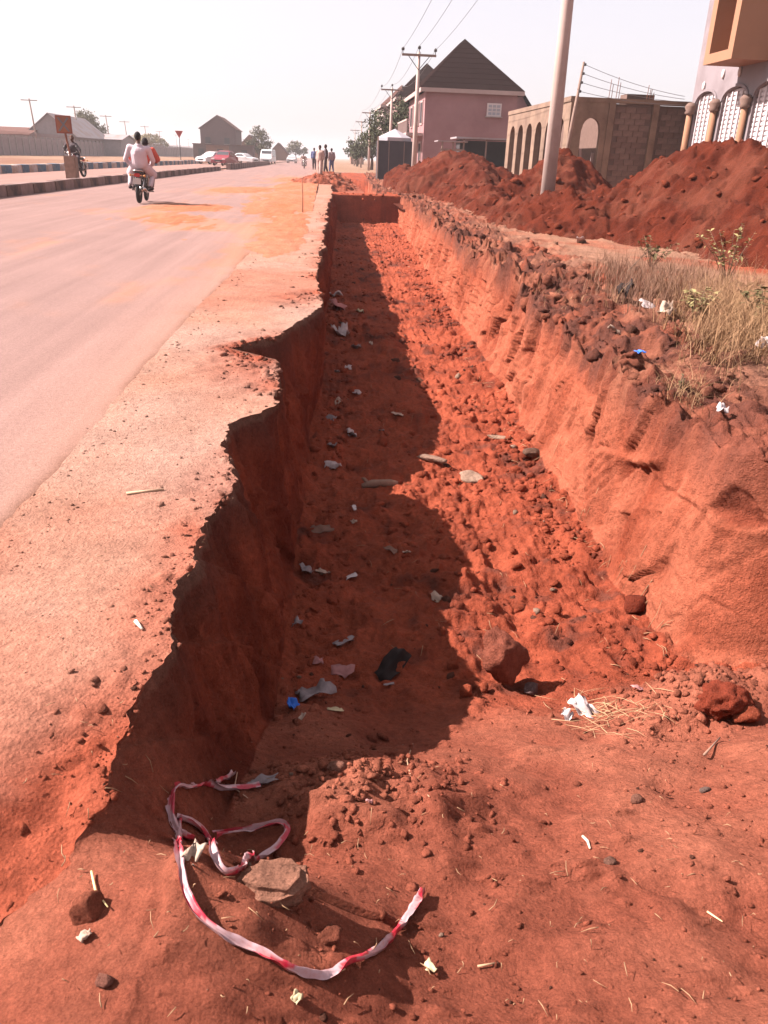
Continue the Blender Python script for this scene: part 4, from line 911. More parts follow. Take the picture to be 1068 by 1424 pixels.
a, b = pY(95, 196, 168), pY(168, 196, 168); gable('long_building', 'low long metal-roofed building between the shed and the bushy tree', a.x, b.x, 168, 180, 3.0, pY(130, 186, 168).z, M['shedwall'], M['zinc'], axis='X')
a, b = pY(-40, 186, 146), pY(38, 186, 146); gable('long_building', 'low brown-roofed building behind the near end of the concrete wall', a.x, b.x, 146, 158, 3.0, pY(0, 176, 146).z, M['shedwall'], M['roof_brown'], axis='X')
p = pY(126, 215, 185); tree('tree', (p.x, 185, 0), [(0, 0, 6.6, 2.4, 1.9), (-1.6, 0, 5.2, 2.0, 1.6), (1.8, .5, 5.0, 2.2, 1.8), (.8, -.5, 4.2, 2.6, 1.4), (-.6, 1, 7.4, 1.5, 1.1)], 3.2, .25, 5200, .34, 'bushy green tree behind the concrete wall beside the metal shed', mat='leaf', seed=11)
p = pY(205, 215, 230); tree('tree', (p.x, 230, 0), [(0, 0, 4.2, 3.4, 1.4), (-3, 0, 3.4, 2.4, 1.2), (2.8, .5, 3.2, 2.6, 1.2)], 2.4, .25, 3000, .40, 'low spreading brown-green tree just above the concrete wall', mat='leaf_dry', seed=12)
# brown two-storey gable building with low annexes, next houses and trees
M['brownwall'] = surf('brown_render', (.105, .062, .058), .95, .15, 1, .2, .02, 8); M['brownwall2'] = surf('ochre_render', (.20, .105, .07), .95, .15, 1, .2, .02, 8)
a, b = pY(278, 178, 190), pY(327, 178, 190); pk = pY(302, 161, 190)
H2 = gable('two_storey_building', 'dark brown two-storey gable building beyond the parked cars', a.x, b.x, 190, 204, a.z, pk.z, M['brownwall'], M['roof_brown'], over=.3)
for k, (u, z) in enumerate(((-2.2, 3.9), (1.9, 3.9))):
    mb = MB(); mb.box((u, -7.04, z), (1.1, .08, 1.2)); w = mb.build('window', M['dark'], H2); mb = MB(); mb.box((u, -7.1, z-.68), (1.4, .14, .1)); mb.build('sill', M['conc'], w)
a, b = pY(268, 200, 186), pY(286, 200, 186); c = pY(318, 200, 186); d = pY(352, 202, 186)
for (q0, q1, z1, mt, lab) in ((a, b, a.z, 'brownwall', 'low dark annexe left of the ochre shopfront under the brown building'), (b, c, a.z-.1, 'brownwall2', 'ochre shopfront built against the brown two-storey building'), (c, d, d.z-.2, 'brownwall', 'low dark row of shops right of the ochre shopfront')):
    r_ = thing('annexe', lab, 'building', ((q0.x+q1.x)/2, 188, 0), 0, 'annexes of the brown building'); w_ = (q1.x-q0.x); mb = MB(); mb.box((0, 0, z1/2), (w_-.05, 4, z1)); mb.build('wall', M[mt], r_)
    mb = MB(); mb.box((0, -.35, z1+.08), (w_+.1, 5.0, .14)); mb.build('roof', M['roof_brown'], r_)
    mb = MB(); mb.box((w_*.12, -2.03, 1.1), (1.2, .1, 2.2)); mb.build('door', M['dark'], r_)
a, b = pY(330, 205, 235), pY(364, 205, 235); pk = pY(348, 188, 235); gable('house', 'hazy gable house half hidden by the roadside tree', a.x, b.x, 235, 250, a.z, pk.z, M['brownwall2'], M['roof_brown'])
a, b = pY(374, 213, 250), pY(400, 213, 250); pk = pY(386, 199, 250); gable('house', 'small hazy house with a reddish gable behind the white van', a.x, b.x, 250, 262, a.z, pk.z, M['brownwall2'], M['roof_brown'])
p = pY(360, 222, 205); tree('tree', (p.x, 205, 0), [(0, 0, 5.4, 2.0, 1.7), (-1.9, 0, 3.6, 1.9, 1.5), (1.8, .4, 3.8, 1.9, 1.5), (.2, -.3, 6.8, 1.1, 1.0), (0, 0, 2.9, 2.6, 1.0)], 2.6, .22, 3600, .36, 'pointed olive tree standing between the hazy houses', mat='leaf', seed=13)
p = pY(411, 222, 290); tree('tree', (p.x, 290, 0), [(0, 0, 4.0, 2.8, 1.7), (-2.4, 0, 3.0, 2.2, 1.3), (2.4, .4, 3.0, 2.2, 1.3)], 2.2, .22, 2200, .5, 'rounded hazy tree at the far end of the road', mat='leaf', seed=14)
# give-way style triangle and the square red board
def tri_sign():
    b = pz(251, 216, 0); Y = 120; b = pY(251, 215, Y); t = pY(250, 187, Y); root = thing('road_sign', 'red inverted triangle sign on a thin post before the brown building', 'sign', (b.x, Y, 0))
    mb = MB(); mb.tube([(0, 0, 0), (0, 0, t.z)], .05, 8); mb.build('post', M['dark'], root)
    mb = MB(); mb.poly_prism([(-.55, t.z+.45), (0, t.z-.5), (.55, t.z+.45)], 'Y', -.08, -.05); mb.build('panel', surf('sign_red', (.30, .035, .03), .5, .1, 3, 0), root); return root
tri_sign()
def board():
    Y = 38.6; b = pY(90, 249, Y); tl = pY(76, 160, Y); br = pY(101, 186, Y); cx = (tl.x+br.x)/2; w = br.x-tl.x; h = tl.z-br.z; zc = (tl.z+br.z)/2
    root = thing('notice_board', 'square red-brown board with a grey cross on a post in a concrete plinth', 'sign', (cx, Y, .1))
    mb = MB(); mb.box((.12, 0, .45), (.48, .48, .95), 0, .03); mb.build('plinth', surf('rusty_concrete', (.20, .12, .09), .9, .3, 5, .3, .01, 20), root)
    mb = MB(); mb.tube([(.12, 0, .9), (.02, 0, br.z-.05)], .045, 8); mb.build('post', M['rust'], root)
    mb = MB(); mb.box((0, 0, zc-.1), (w, .04, h), 0, .008); p = mb.build('board', surf('board_red', (.20, .045, .025), .7, .25, 4, .2, .005, 20), root)
    mb = MB(); mb.box((0, -.03, zc-.1), (w*.86, .02, h*.86)); mb.build('board_face', surf('board_orange', (.26, .085, .04), .7, .3, 6, 0, alt=(.14, .06, .04)), p)
    for s in (-1, 1):
        mb = MB(); q = [(-.36*w*s, -.36*h), (-.27*w*s, -.40*h), (.36*w*s, .36*h), (.27*w*s, .40*h)]
        mb.poly_prism([(x, z+zc-.1) for x, z in q], 'Y', -.052-.004*(s+1), -.042-.001*(s+1)); mb.build('cross_bar', surf('grey_paint', (.11, .105, .11), .7, .2, 4, 0), p)
    return root
board()
stick_p = pz(421, 295); mb = MB(); tp = pY(420, 248, stick_p.y)-stick_p; mb.tube([(0, 0, -.05), tp*.5+Vector((.01, 0, 0)), tp], [.014, .012, .010], 6); o = mb.build('survey_peg', M['rust'], None, True); o.location = stick_p; tag(o, 'thin upright peg driven into the sandy shoulder before the causeway', 'peg')

# ------------------------------------------------------------------ right side buildings
M['pink'] = surf('pink_render', (.250, .135, .137), .9, .10, .6, .2, .01, 14, alt=(.22, .112, .112), altscale=.35); M['roof_dark'] = surf('dark_roof', (.013, .0065, .006), 1.0, .2, 1.2, .2, .02, 6, spec=0.0)
M['fascia'] = surf('fascia', (.32, .24, .22), .7, .12, 1, 0); M['glass'] = surf('pane_glass', (.30, .31, .34), .15, .1, 1, 0, spec=.6); M['white'] = surf('white_paint', (.50, .44, .43), .7, .1, 2, 0)
M['black'] = surf('black_sheet', (.028, .022, .024), .8, .25, 2, .2, .01, 10); M['tarp'] = surf('dark_tarpaulin', (.035, .028, .036), .7, .25, 2.5, .3, .02, 5)
def hip_house(name, label, x0, x1, y0, y1, eave, peak, ridge, wall, roof, over=.45):
    root = thing(name, label, 'building', ((x0+x1)/2, (y0+y1)/2, 0)); hx, hy = (x1-x0)/2, (y1-y0)/2
    mb = MB(); mb.box((0, 0, eave/2), (2*hx, 2*hy, eave)); mb.build('wall', wall, root)
    mb = MB(); a, b = hx+over, hy+over; z = eave+.28; r = hy-ridge; vs = [(-a, -b, z), (a, -b, z), (a, b, z), (-a, b, z), (0, -r, peak), (0, r, peak)]
    mb.add(vs, [(0, 1, 4), (1, 2, 5, 4), (2, 3, 5), (3, 0, 4, 5), (3, 2, 1, 0)]); rf = mb.build('roof', roof, root)
    mb = MB()
    for k in range(9):                                            # overlapping sheet laps on the front hip
        t = (k+1)/10; w = a*(1-t); yv = -b+(b-r)*t; zz = z+(peak-z)*t; mb.tube([(-w, yv-.005, zz+.005), (w, yv-.005, zz+.005)], .016, 4)
    mb.build('sheet_lap', roof, rf)
    mb = MB(); mb.box((0, -b+.06, z-.17), (2*a, .10, .30)); mb.box((-a+.06, 0, z-.17), (.10, 2*b-.24, .30)); mb.box((a-.06, 0, z-.17), (.10, 2*b-.24, .30)); mb.build('fascia', M['fascia'], root)
    return root
Yh = 70; a, b, pk = pY(592, 125, Yh), pY(721, 125, Yh), pY(655, 57, Yh+5); eave = a.z-.1
HOUSE = hip_house('pink_house', 'pink-walled house under a steep dark hipped roof', a.x, b.x, Yh, Yh+14, eave, pk.z+.2, 5.5, M['pink'], M['roof_dark'])
hx = (b.x-a.x)/2; ox = (a.x+b.x)/2; fy = -7.0
w0, w1 = pY(679, 145, Yh), pY(695, 161, Yh); wc = ((w0.x+w1.x)/2-ox, (w0.z+w1.z)/2); ww, wh = w1.x-w0.x, w0.z-w1.z
mb = MB(); mb.box((wc[0], fy-.03, wc[1]), (ww+.16, .10, wh+.16)); W = mb.build('window', M['white'], HOUSE)
for i in range(3):
    for j in range(3): mb = MB(); mb.box((wc[0]+(i-1)*ww/3, fy-.09, wc[1]+(j-1)*wh/3), (ww/3-.07, .03, wh/3-.07)); mb.build('pane', M['glass'], W)
mb = MB(); mb.box((wc[0], fy-.12, wc[1]-wh/2-.12), (ww+.35, .24, .08)); mb.build('sill', M['conc'], W)
for (yy, zz, w_, h_) in ((-5.2, 5.0, 1.2, 1.5), (-2.6, 5.0, 1.2, 1.5), (0, 5.0, 1.2, 1.5), (2.8, 5.0, 1.2, 1.5), (-5.2, 1.9, 1.2, 1.6), (-2.2, 1.9, 1.2, 1.6)):   # street side
    mb = MB(); mb.box((-hx-.03, yy, zz), (.10, w_+.3, h_+.3)); w = mb.build('window', M['fascia'], HOUSE); mb = MB(); mb.box((-hx-.09, yy, zz), (.04, w_, h_)); mb.build('pane', M['black'], w)
mb = MB(); mb.box((-hx-.7, -2.5, 3.35), (1.4, 8.5, .22)); bal = mb.build('balcony', M['fascia'], HOUSE)
for k in range(14): mb = MB(); mb.box((-hx-1.33, -6.5+k*.62, 3.9), (.10, .12, .9)); mb.build('baluster', M['fascia'], bal)
mb = MB(); mb.box((-hx-1.33, -2.5, 4.4), (.16, 8.4, .12)); mb.build('handrail', M['fascia'], bal)
for k in (-6.4, -2.4, 1.4): mb = MB(); mb.tube([(-hx-1.2, k, 0), (-hx-1.2, k, 3.3)], .16, 10); mb.build('column', M['fascia'], HOUSE, True)
# lower wing to the right of the pink house
c0, c1 = pY(717, 165, 78), pY(750, 165, 78); wing = thing('house_wing', 'lower wing with a sloping roof joined to the pink house', 'building', (c0.x, 79, 0)); mb = MB(); wz = pY(740, 160, 78).z
mb.poly_prism([(0, 0), (c1.x-c0.x, 0), (c1.x-c0.x, wz-.6), (.6, wz+1.6), (0, wz+1.6)], 'Y', 0, 8); mb.build('wall', M['pink'], wing); mb = MB(); mb.poly_prism([(-.1, wz+1.75), (.6, wz+1.75), (c1.x-c0.x+.5, wz-.75), (c1.x-c0.x+.5, wz-.6), (.6, wz+1.9), (-.1, wz+1.9)], 'Y', -.4, 8.4); mb.build('roof', M['roof_dark'], wing)
# house behind, its roof edge catching the sun
a, b, pk = pY(553, 140, 104), pY(640, 140, 104), pY(599, 88, 108); hip_house('house', 'house with a dark roof showing behind the pink house', a.x, b.x, 102, 116, a.z, pk.z, 6, M['pink'], M['roof_dark'])
a, b, pk = pY(532, 150, 128), pY(590, 150, 128), pY(560, 118, 132); hip_house('house', 'brown-roofed house behind the leafy tree and the kiosk', a.x, b.x, 126, 140, a.z, pk.z, 6, M['fascia'], M['roof_brown'])
a, b, pk = pY(488, 214, 230), pY(506, 214, 230), pY(496, 203, 230); gable('house', 'small hazy house far along the row of poles', a.x, b.x, 230, 242, a.z, pk.z, M['brownwall2'], M['roof_brown'])
# open shed with a flat roof in front of the pink house
def shed():
    Y = 62; a, b = pY(640, 193, Y), pY(732, 188, Y); z = a.z; w = b.x-a.x; root = thing('open_shed', 'dark open-fronted shed with a flat pale-edged roof before the pink house', 'shed', (a.x, Y, 0))
    mb = MB(); mb.box((w/2, 1.8, z/2), (w, .1, z-.1)); mb.build('back_wall', M['black'], root)
    for x in (.06, w-.06): mb = MB(); mb.box((x, 0.9, z/2), (.08, 1.7, z-.1)); mb.build('side_wall', M['black'], root)
    mb = MB(); mb.box((w/2, .7, z+.06), (w+.8, 3.0, .12)); mb.build('roof', M['zinc'], root)
    for x in (.2, w*.38, w*.7, w-.2): mb = MB(); mb.box((x, -.55, z/2), (.10, .10, z)); mb.build('post', M['pole_wood'], root)
    mb = MB(); mb.box((w*.55, .6, .5), (w*.7, .5, 1.0)); mb.build('counter', M['black'], root); return root
shed()
def lean_to():
    Y = 60; a, b = pY(612, 196, Y), pY(646, 192, Y); z = a.z; w = b.x-a.x; root = thing('stall', 'rough timber stall with a thin roof beside the dark shed', 'stall', (a.x, Y, 0))
    mb = MB(); mb.box((w/2, .6, z), (w+.4, 2, .07)); mb.build('roof', M['zinc'], root)
    for x in (.1, w*.5, w-.1): mb = MB(); mb.tube([(x, -.2, 0), (x+.05, -.2, z)], .06, 6); mb.build('post', M['pole_wood'], root)
    for zz in (.55, .8): mb = MB(); mb.box((w/2, -.28, z*zz), (w, .05, .14)); mb.build('rail', M['pole_wood'], root)
    return root
lean_to()
def kiosk():
    Y = 60; a, b = pY(527, 200, Y), pY(574, 200, Y); z = pY(550, 196, Y).z; w = b.x-a.x; cx = (a.x+b.x)/2
    root = thing('kiosk', 'small kiosk walled with dark tarpaulin', 'kiosk', (cx, Y, 0))
    for (c, d) in (((0, 0, z/2), (w, .06, z)), ((0, 2.2, z/2), (w, .06, z)), ((-w/2, 1.1, z/2), (.06, 2.1, z)), ((w/2, 1.1, z/2), (.06, 2.1, z))): mb = MB(); mb.box(c, d); mb.build('tarpaulin_wall', M['tarp'], root)
    for x in (-w/2-.06, w/2+.06): mb = MB(); mb.tube([(x, -.08, 0), (x, -.08, z+.25)], .05, 6); mb.build('post', M['pole_wood'], root)
    for x in (-.2, .25): mb = MB(); mb.box((w*x, -.06, z/2), (.05, .03, z-.1)); mb.build('batten', M['pole_wood'], root)
    pk = pY(549, 179, Y+1).z; um = thing('parasol', 'wide pale grey parasol canopy over the tarpaulin kiosk', 'parasol', (cx, Y+1.1, 0)); mb = MB(); n = 8; R_ = w*.54
    vs = [(0, 0, pk)]+[(R_*math.cos(2*math.pi*k/n+.3), R_*math.sin(2*math.pi*k/n+.3), z+.22) for k in range(n)]+[(R_*1.0*math.cos(2*math.pi*k/n+.3), R_*math.sin(2*math.pi*k/n+.3), z+.0) for k in range(n)]
    mb.add(vs, [(0, 1+k, 1+(k+1) % n) for k in range(n)]+[(1+k, n+1+k, n+1+(k+1) % n, 1+(k+1) % n) for k in range(n)]); mb.build('canopy', surf('canopy_cloth', (.30, .27, .29), .8, .1, 2, 0), um)
    mb = MB(); mb.tube([(0, 0, 0), (0, 0, pk+.1)], .03, 8); mb.build('pole', M['dark'], um)
kiosk()
p = pY(566, 205, 84); tree('tree', (p.x, 84, 0), [(-2.0, 0, 4.6, 2.2, 1.5), (0, 0, 5.2, 2.4, 1.6), (2.0, .5, 4.8, 2.2, 1.6), (-3.0, .3, 3.2, 1.6, 1.2), (1.0, -1, 3.4, 2.6, 1.3), (-1, -1, 3.2, 2.4, 1.2), (.3, .3, 6.2, 1.5, .9)], 2.4, .26, 9000, .26, 'dense dark leafy tree between the kiosk and the pink house', mat='leaf_dark', seed=21)
p = pY(522, 215, 112); tree('tree', (p.x, 120, 0), [(0, 0, 3.4, 2.4, 1.6), (-1.8, 0, 2.4, 1.6, 1.2), (1.8, .3, 2.8, 1.8, 1.4)], 1.8, .2, 3200, .32, 'dark tree behind the kiosk along the pole row', mat='leaf_dark', seed=22)
p = pY(497, 217, 165); tree('tree', (p.x, 165, 0), [(0, 0, 3.2, 2.4, 1.5), (1.5, 0, 2.4, 1.8, 1.2)], 1.8, .2, 1600, .45, 'hazy tree farther along the pole row', mat='leaf_dark', seed=23)

# ---- walls with arched openings
def arch_wall(length, h, openings, thick, zs=0.0):
    """wall along +x from 0..length, y 0..thick; openings (x0, x1, spring, rise, sill)"""
    mb = MB(); x = 0.0; E = []
    def block(xa, xb, za0, za1, zb): # quad column with lower edge za0->za1, upper zb
        mb.add([(xa, 0, za0), (xb, 0, za1), (xb, 0, zb), (xa, 0, zb), (xa, thick, za0), (xb, thick, za1), (xb, thick, zb), (xa, thick, zb)],
               [(0, 1, 2, 3), (5, 4, 7, 6), (0, 4, 5, 1), (3, 2, 6, 7)])
    def jamb(xx, z0, z1): mb.add([(xx, 0, z0), (xx, thick, z0), (xx, thick, z1), (xx, 0, z1)], [(0, 1, 2, 3)])
    for (x0, x1, sp, rise, sill) in openings:
        if x0 > x: block(x, x0, zs, zs, h)
        n = 14; 
        for k in range(n):
            ta, tb = k/n, (k+1)/n; f = lambda t: sp+rise*math.sqrt(max(0, 1-(2*t-1)**2)); xa, xb = x0+(x1-x0)*ta, x0+(x1-x0)*tb
            block(xa, xb, f(ta), f(tb), h)
        if sill > zs: block(x0, x1, zs, zs, sill)
        jamb(x0, max(sill, zs), sp); jamb(x1, max(sill, zs), sp); x = x1
    if x < length: block(x, length, zs, zs, h)
    jamb(0, zs, h); jamb(length, zs, h)
    return mb
M['block'] = surf('cement_block', (.135, .085, .068), .98, .25, 5, .5, .01, 40); M['block2'] = surf('cement_block_dark', (.115, .070, .056), .98, .25, 5, .5, .01, 40); M['mortar'] = surf('mortar', (.10, .064, .052), .98, .2, 5, .4, .01, 40)
M['plasterraw'] = surf('raw_plaster', (.175, .115, .082), .98, .25, 1.2, .4, .01, 20, alt=(.12, .075, .055), altscale=.8)
def unfinished():
    Y = 37.0; a = pY(803, 141, Y); b = pY(957, 146, Y); h = a.z; x0 = a.x; w = b.x-x0+3.0
    root = thing('unfinished_building', 'unfinished roofless building of bare cement blocks with arched openings', 'building', (x0, Y, 0))
    # gable side facing the ramp: corner porch opening then block wall between concrete columns
    pw = pY(840, 200, Y).x-x0
    arch_wall(pw, h, [(.32, pw-.25, h-1.15, .55, .75)], .25).build('porch_wall', M['plasterraw'], root)
    mb = MB(); mb.box((pw+(w-pw)/2, .16, h/2), (w-pw, .14, h-.05)); core = mb.build('block_wall', M['mortar'], root)
    bl, bh = .46, .23; pr = []
    for mt in ('block', 'block2'): m_ = MB(); m_.box((0, 0, 0), (bl-.016, .05, bh-.016)); o = m_.build('block', M[mt], core); pr.append(o)
    first = [True, True]; cols = [pw+.15, pY(905, 200, Y).x-x0, w-.2]
    rows = int((h-.2)/bh)
    for r_ in range(rows):
        xx = pw+.32+(0 if r_ % 2 else -bl/2)
        while xx < w-.2:
            xx += bl
            if any(abs(xx-bl/2-c) < .38 for c in cols) or xx-bl/2 < pw+.35 or xx > w: continue
            if rows-r_ < 11 or True:
                j = 0 if rnd.random() < .65 else 1; o = pr[j]
                if not first[j]: o = o.copy(); COL.objects.link(o); o.parent = core
                first[j] = False; o.location = (xx-bl/2, .07+rnd.uniform(-.008, .008), .12+bh*(r_+.5))
    for c in cols: mb = MB(); mb.box((c, .10, h/2), (.28, .26, h)); mb.build('column', M['plasterraw'], root)
    mb = MB(); mb.box((w/2, .12, h+.09), (w+.1, .30, .18)); mb.build('ring_beam', M['plasterraw'], root)
    # street side arcade running away from the camera
    L = 12.5; ops = []; xx = .7
    while xx+1.25 < L: ops.append((xx, xx+1.25, h-1.15, .55, 0)); xx += 1.95
    m_ = arch_wall(L, h, ops, .25); m_.v = [(-y, x, z) for x, y, z in m_.v]; m_.build('arcade_wall', M['plasterraw'], root)
    mb = MB(); mb.box((-.12, L/2, h+.10), (.34, L, .20)); mb.build('ring_beam', M['plasterraw'], root)
    m_ = arch_wall(L, h-.1, [(2.0, 3.0, 1.9, .1, 0), (6, 7, 1.9, .1, 0)], .22); m_.v = [(2.4-y, x+.3, z) for x, y, z in m_.v]; m_.build('inner_wall', M['block2'], root)
    mb = MB(); mb.box((w/2, L, h/2), (w, .2, h)); mb.build('rear_wall', M['block2'], root)
    mb = MB(); mb.box((pY(868, 140, Y+3).x-x0+.6, 3, h+.30), (1.3, .9, .55)); mb.build('water_slab', M['block2'], root)
    for (q, hh) in (((845, 135), .9), ((855, 135), 1.0), ((897, 140), .75), ((902, 140), .6), ((735, 150), .5), ((760, 145), .5)):
        pxx = pY(*q, Y+.3).x-x0
        if pxx < 0: continue
        mb = MB(); mb.tube([(pxx, .15, h), (pxx+.03, .15, h+hh)], .014, 5); mb.tube([(pxx+.12, .15, h), (pxx+.13, .15, h+hh*.8)], .014, 5); mb.build('reinforcing_bar', M['rust'], root)
    # planks leaning inside the porch
    for k in range(3): mb = MB(); mb.box((pw*.45+k*.22, .55, 1.15), (.10, .05, 1.7), 0, 0); o = mb.build('plank', M['fascia'], root); o.rotation_euler = (0, .18*(k-1)-.15, 0)
    return root
unfinished()
def leaning_pole():
    Y = 35.5; b, t = pY(783, 238, Y), pY(812, 86, Y); root = thing('leaning_pole', 'thin leaning timber pole carrying service wires beside the unfinished building', 'utility pole', (b.x, Y, 0)); d = t-Vector((b.x, Y, 0)); d.y = 0; k = (t.x-b.x)/(t.z-b.z)
    mb = MB(); mb.tube([(-k*b.z, 0, 0), ((t.x-b.x)*.5, 0, (t.z+b.z)*.5), (t.x-b.x, 0, t.z)], [.10, .075, .05], 8); mb.build('pole', M['pole_wood'], root, True)
    for i in range(4): z = t.z-.1-i*.32; mb = MB(); mb.lathe([(.02, -.05), (.06, -.04), (.06, .04), (.02, .05)], ((t.x-b.x)-k*(.1+i*.32)+.05, -.06, z), 'Z', 8); mb.build('insulator', M['dark'], root)
    for i in range(4):
        z = t.z-.1-i*.32; s = Vector((t.x-k*(.1+i*.32)+.05, Y-.06, z)); e = Vector(pY(952, 134+i*4, 36.4)); mb = MB(); pts = []
        for j in range(13): u = j/12; pts.append(s.lerp(e, u)+Vector((0, 0, -.12*4*u*(1-u)))-s)
        mb.tube(pts, .009, 4); o = mb.build('service_wire', M['wire'], None, True); o.location = s
        tag(o, ['topmost', 'second', 'third', 'lowest'][i]+' service wire running from the leaning pole over the bare block wall', 'wire', 'service wires of the leaning pole')
leaning_pole()

M['greywall'] = surf('grey_plaster', (.185, .155, .163), .9, .08, .8, .25, .008, 30, alt=(.135, .108, .112), altscale=.5); M['orangewall'] = surf('orange_plaster', (.235, .118, .068), .85, .08, 1, .2, .006, 30); M['orange2'] = surf('deep_orange', (.24, .09, .03), .8, .08, 1, .2, .006, 30)
M['shutter'] = surf('shutter_paint', (.42, .37, .375), .55, .08, 3, 0); M['shutter_back'] = surf('shutter_back', (.40, .34, .345), .7, .1, 3, 0)
def shop_building():
    X = 15.4; far = pX(961, 150, X).y; near_y = 17.0; L = far-near_y; H = 10.5
    zt = pX(1018, 122, X).z
    root = thing('shop_building', 'grey plastered building with arched shutter bays and orange trim', 'building', (X, far, 0))
    # wall local: u from far end (0) towards the camera, built along -y
    edges = [pX(q, 160, X).y for q in (965, 992, 1001, 1034, 1044)]
    ops = [(far-edges[0], far-edges[1]), (far-edges[2], far-edges[3])]; u = far-edges[4]
    while u+1.95 < L: ops.append((u, u+1.95)); u += 2.45
    sp = zt-.42; m_ = arch_wall(L, H, [(a, b, sp, .42, 0) for a, b in ops], .3); m_.v = [(y, -x, z) for x, y, z in m_.v]; m_.build('front_wall', M['greywall'], root)
    mb = MB(); mb.box((5.15, -.13, H/2), (9.68, .26, H)); mb.build('end_wall', M['greywall'], root)
    mb = MB(); mb.box((5.0, -L/2, H+.1), (10.6, L+.6, .2)); mb.build('roof_slab', M['greywall'], root)
    for i, (a, b) in enumerate(ops):
        c = (a+b)/2; w = b-a
        mb = MB(); mb.box((.17, -c, (sp+.38)/2), (.05, w+.1, sp+.38)); s_ = mb.build('shutter', M['shutter_back'], root)
        mb = MB(); n = 5
        for k in range(n): mb.box((.09, -(a+w*(k+.5)/n), (sp+.3)/2), (.06, .07, sp+.28))
        mb.build('shutter_rib', M['shutter'], s_); mb = MB(); z = .1
        while z < sp+.3: mb.box((.125, -c, z), (.03, w, .10)); z += .16
        mb.build('shutter_slat', M['shutter'], s_)
        m2 = MB()
        for k in range(14):                                                # raised moulding round the arch
            t0, t1 = math.pi*k/14, math.pi*(k+1)/14; r0, r1 = w/2+.02, w/2+.12
            P = []
            for (t, e) in ((t0, 0), (t1, 0), (t1, 1), (t0, 1)): P.append((-c+math.cos(t)*(r0 if not e else r1), sp+math.sin(t)*(.44 if not e else .54)))
            m2.poly_prism(P, 'X', -.05, .02)
        m2.build('arch_moulding', M['greywall'], root)
    piers = [ops[0][0]-.12]+[(ops[i][1]+ops[i+1][0])/2 for i in range(len(ops)-1)]
    for u in piers:
        mb = MB(); mb.tube([(-.14, -u, 0), (-.14, -u, sp-.35)], .12, 14); cl = mb.build('column', M['orangewall'], root, True)
        mb = MB(); mb.lathe([(.14, 0), (.22, .06), (.17, .14), (.24, .28), (.20, .36), (.12, .44), (.001, .46)], (-.14, -u, sp-.36), 'Z', 14); mb.build('capital', M['block'], cl, True)
    # orange bay box with a deep opening on the street side
    Xb = 14.0; y0, y1 = pX(977, 92, Xb).y, pX(1017, 79, Xb).y; zb = pX(1017, 79, Xb).z-.05; zt2 = zb+3.4; d = X-Xb-.005; ua, ub = far-y0, far-y1
    bay = MB(); f = .38
    bay.box((-d/2, -(ua+ub)/2, zb+.16), (d, ub-ua, .32)); bay.box((-d/2, -(ua+ub)/2, zt2-.16), (d, ub-ua, .32))
    bay.box((-d/2, -(ua+f/2), (zb+zt2)/2), (d, f, zt2-zb-.64)); bay.box((-d/2, -(ub-f/2), (zb+zt2)/2), (d, f, zt2-zb-.64))
    b_ = bay.build('bay_frame', M['orangewall'], root)
    mb = MB(); mb.box((-.12, -(ua+ub)/2, (zb+zt2)/2), (.2, ub-ua-2*f, zt2-zb-.66)); mb.build('bay_recess', M['orange2'], b_)
    for (q, dz) in (((980, 120), 0), ((1007, 103), 0), ((1030, 100), 0)):
        p_ = pX(*q, X); mb = MB(); mb.ball((-.04, -(far-p_.y), p_.z), .12, 10, 6, (.5, .8, 1.4)); mb.build('wall_lamp', M['white'], root, True)
    return root
shop_building()

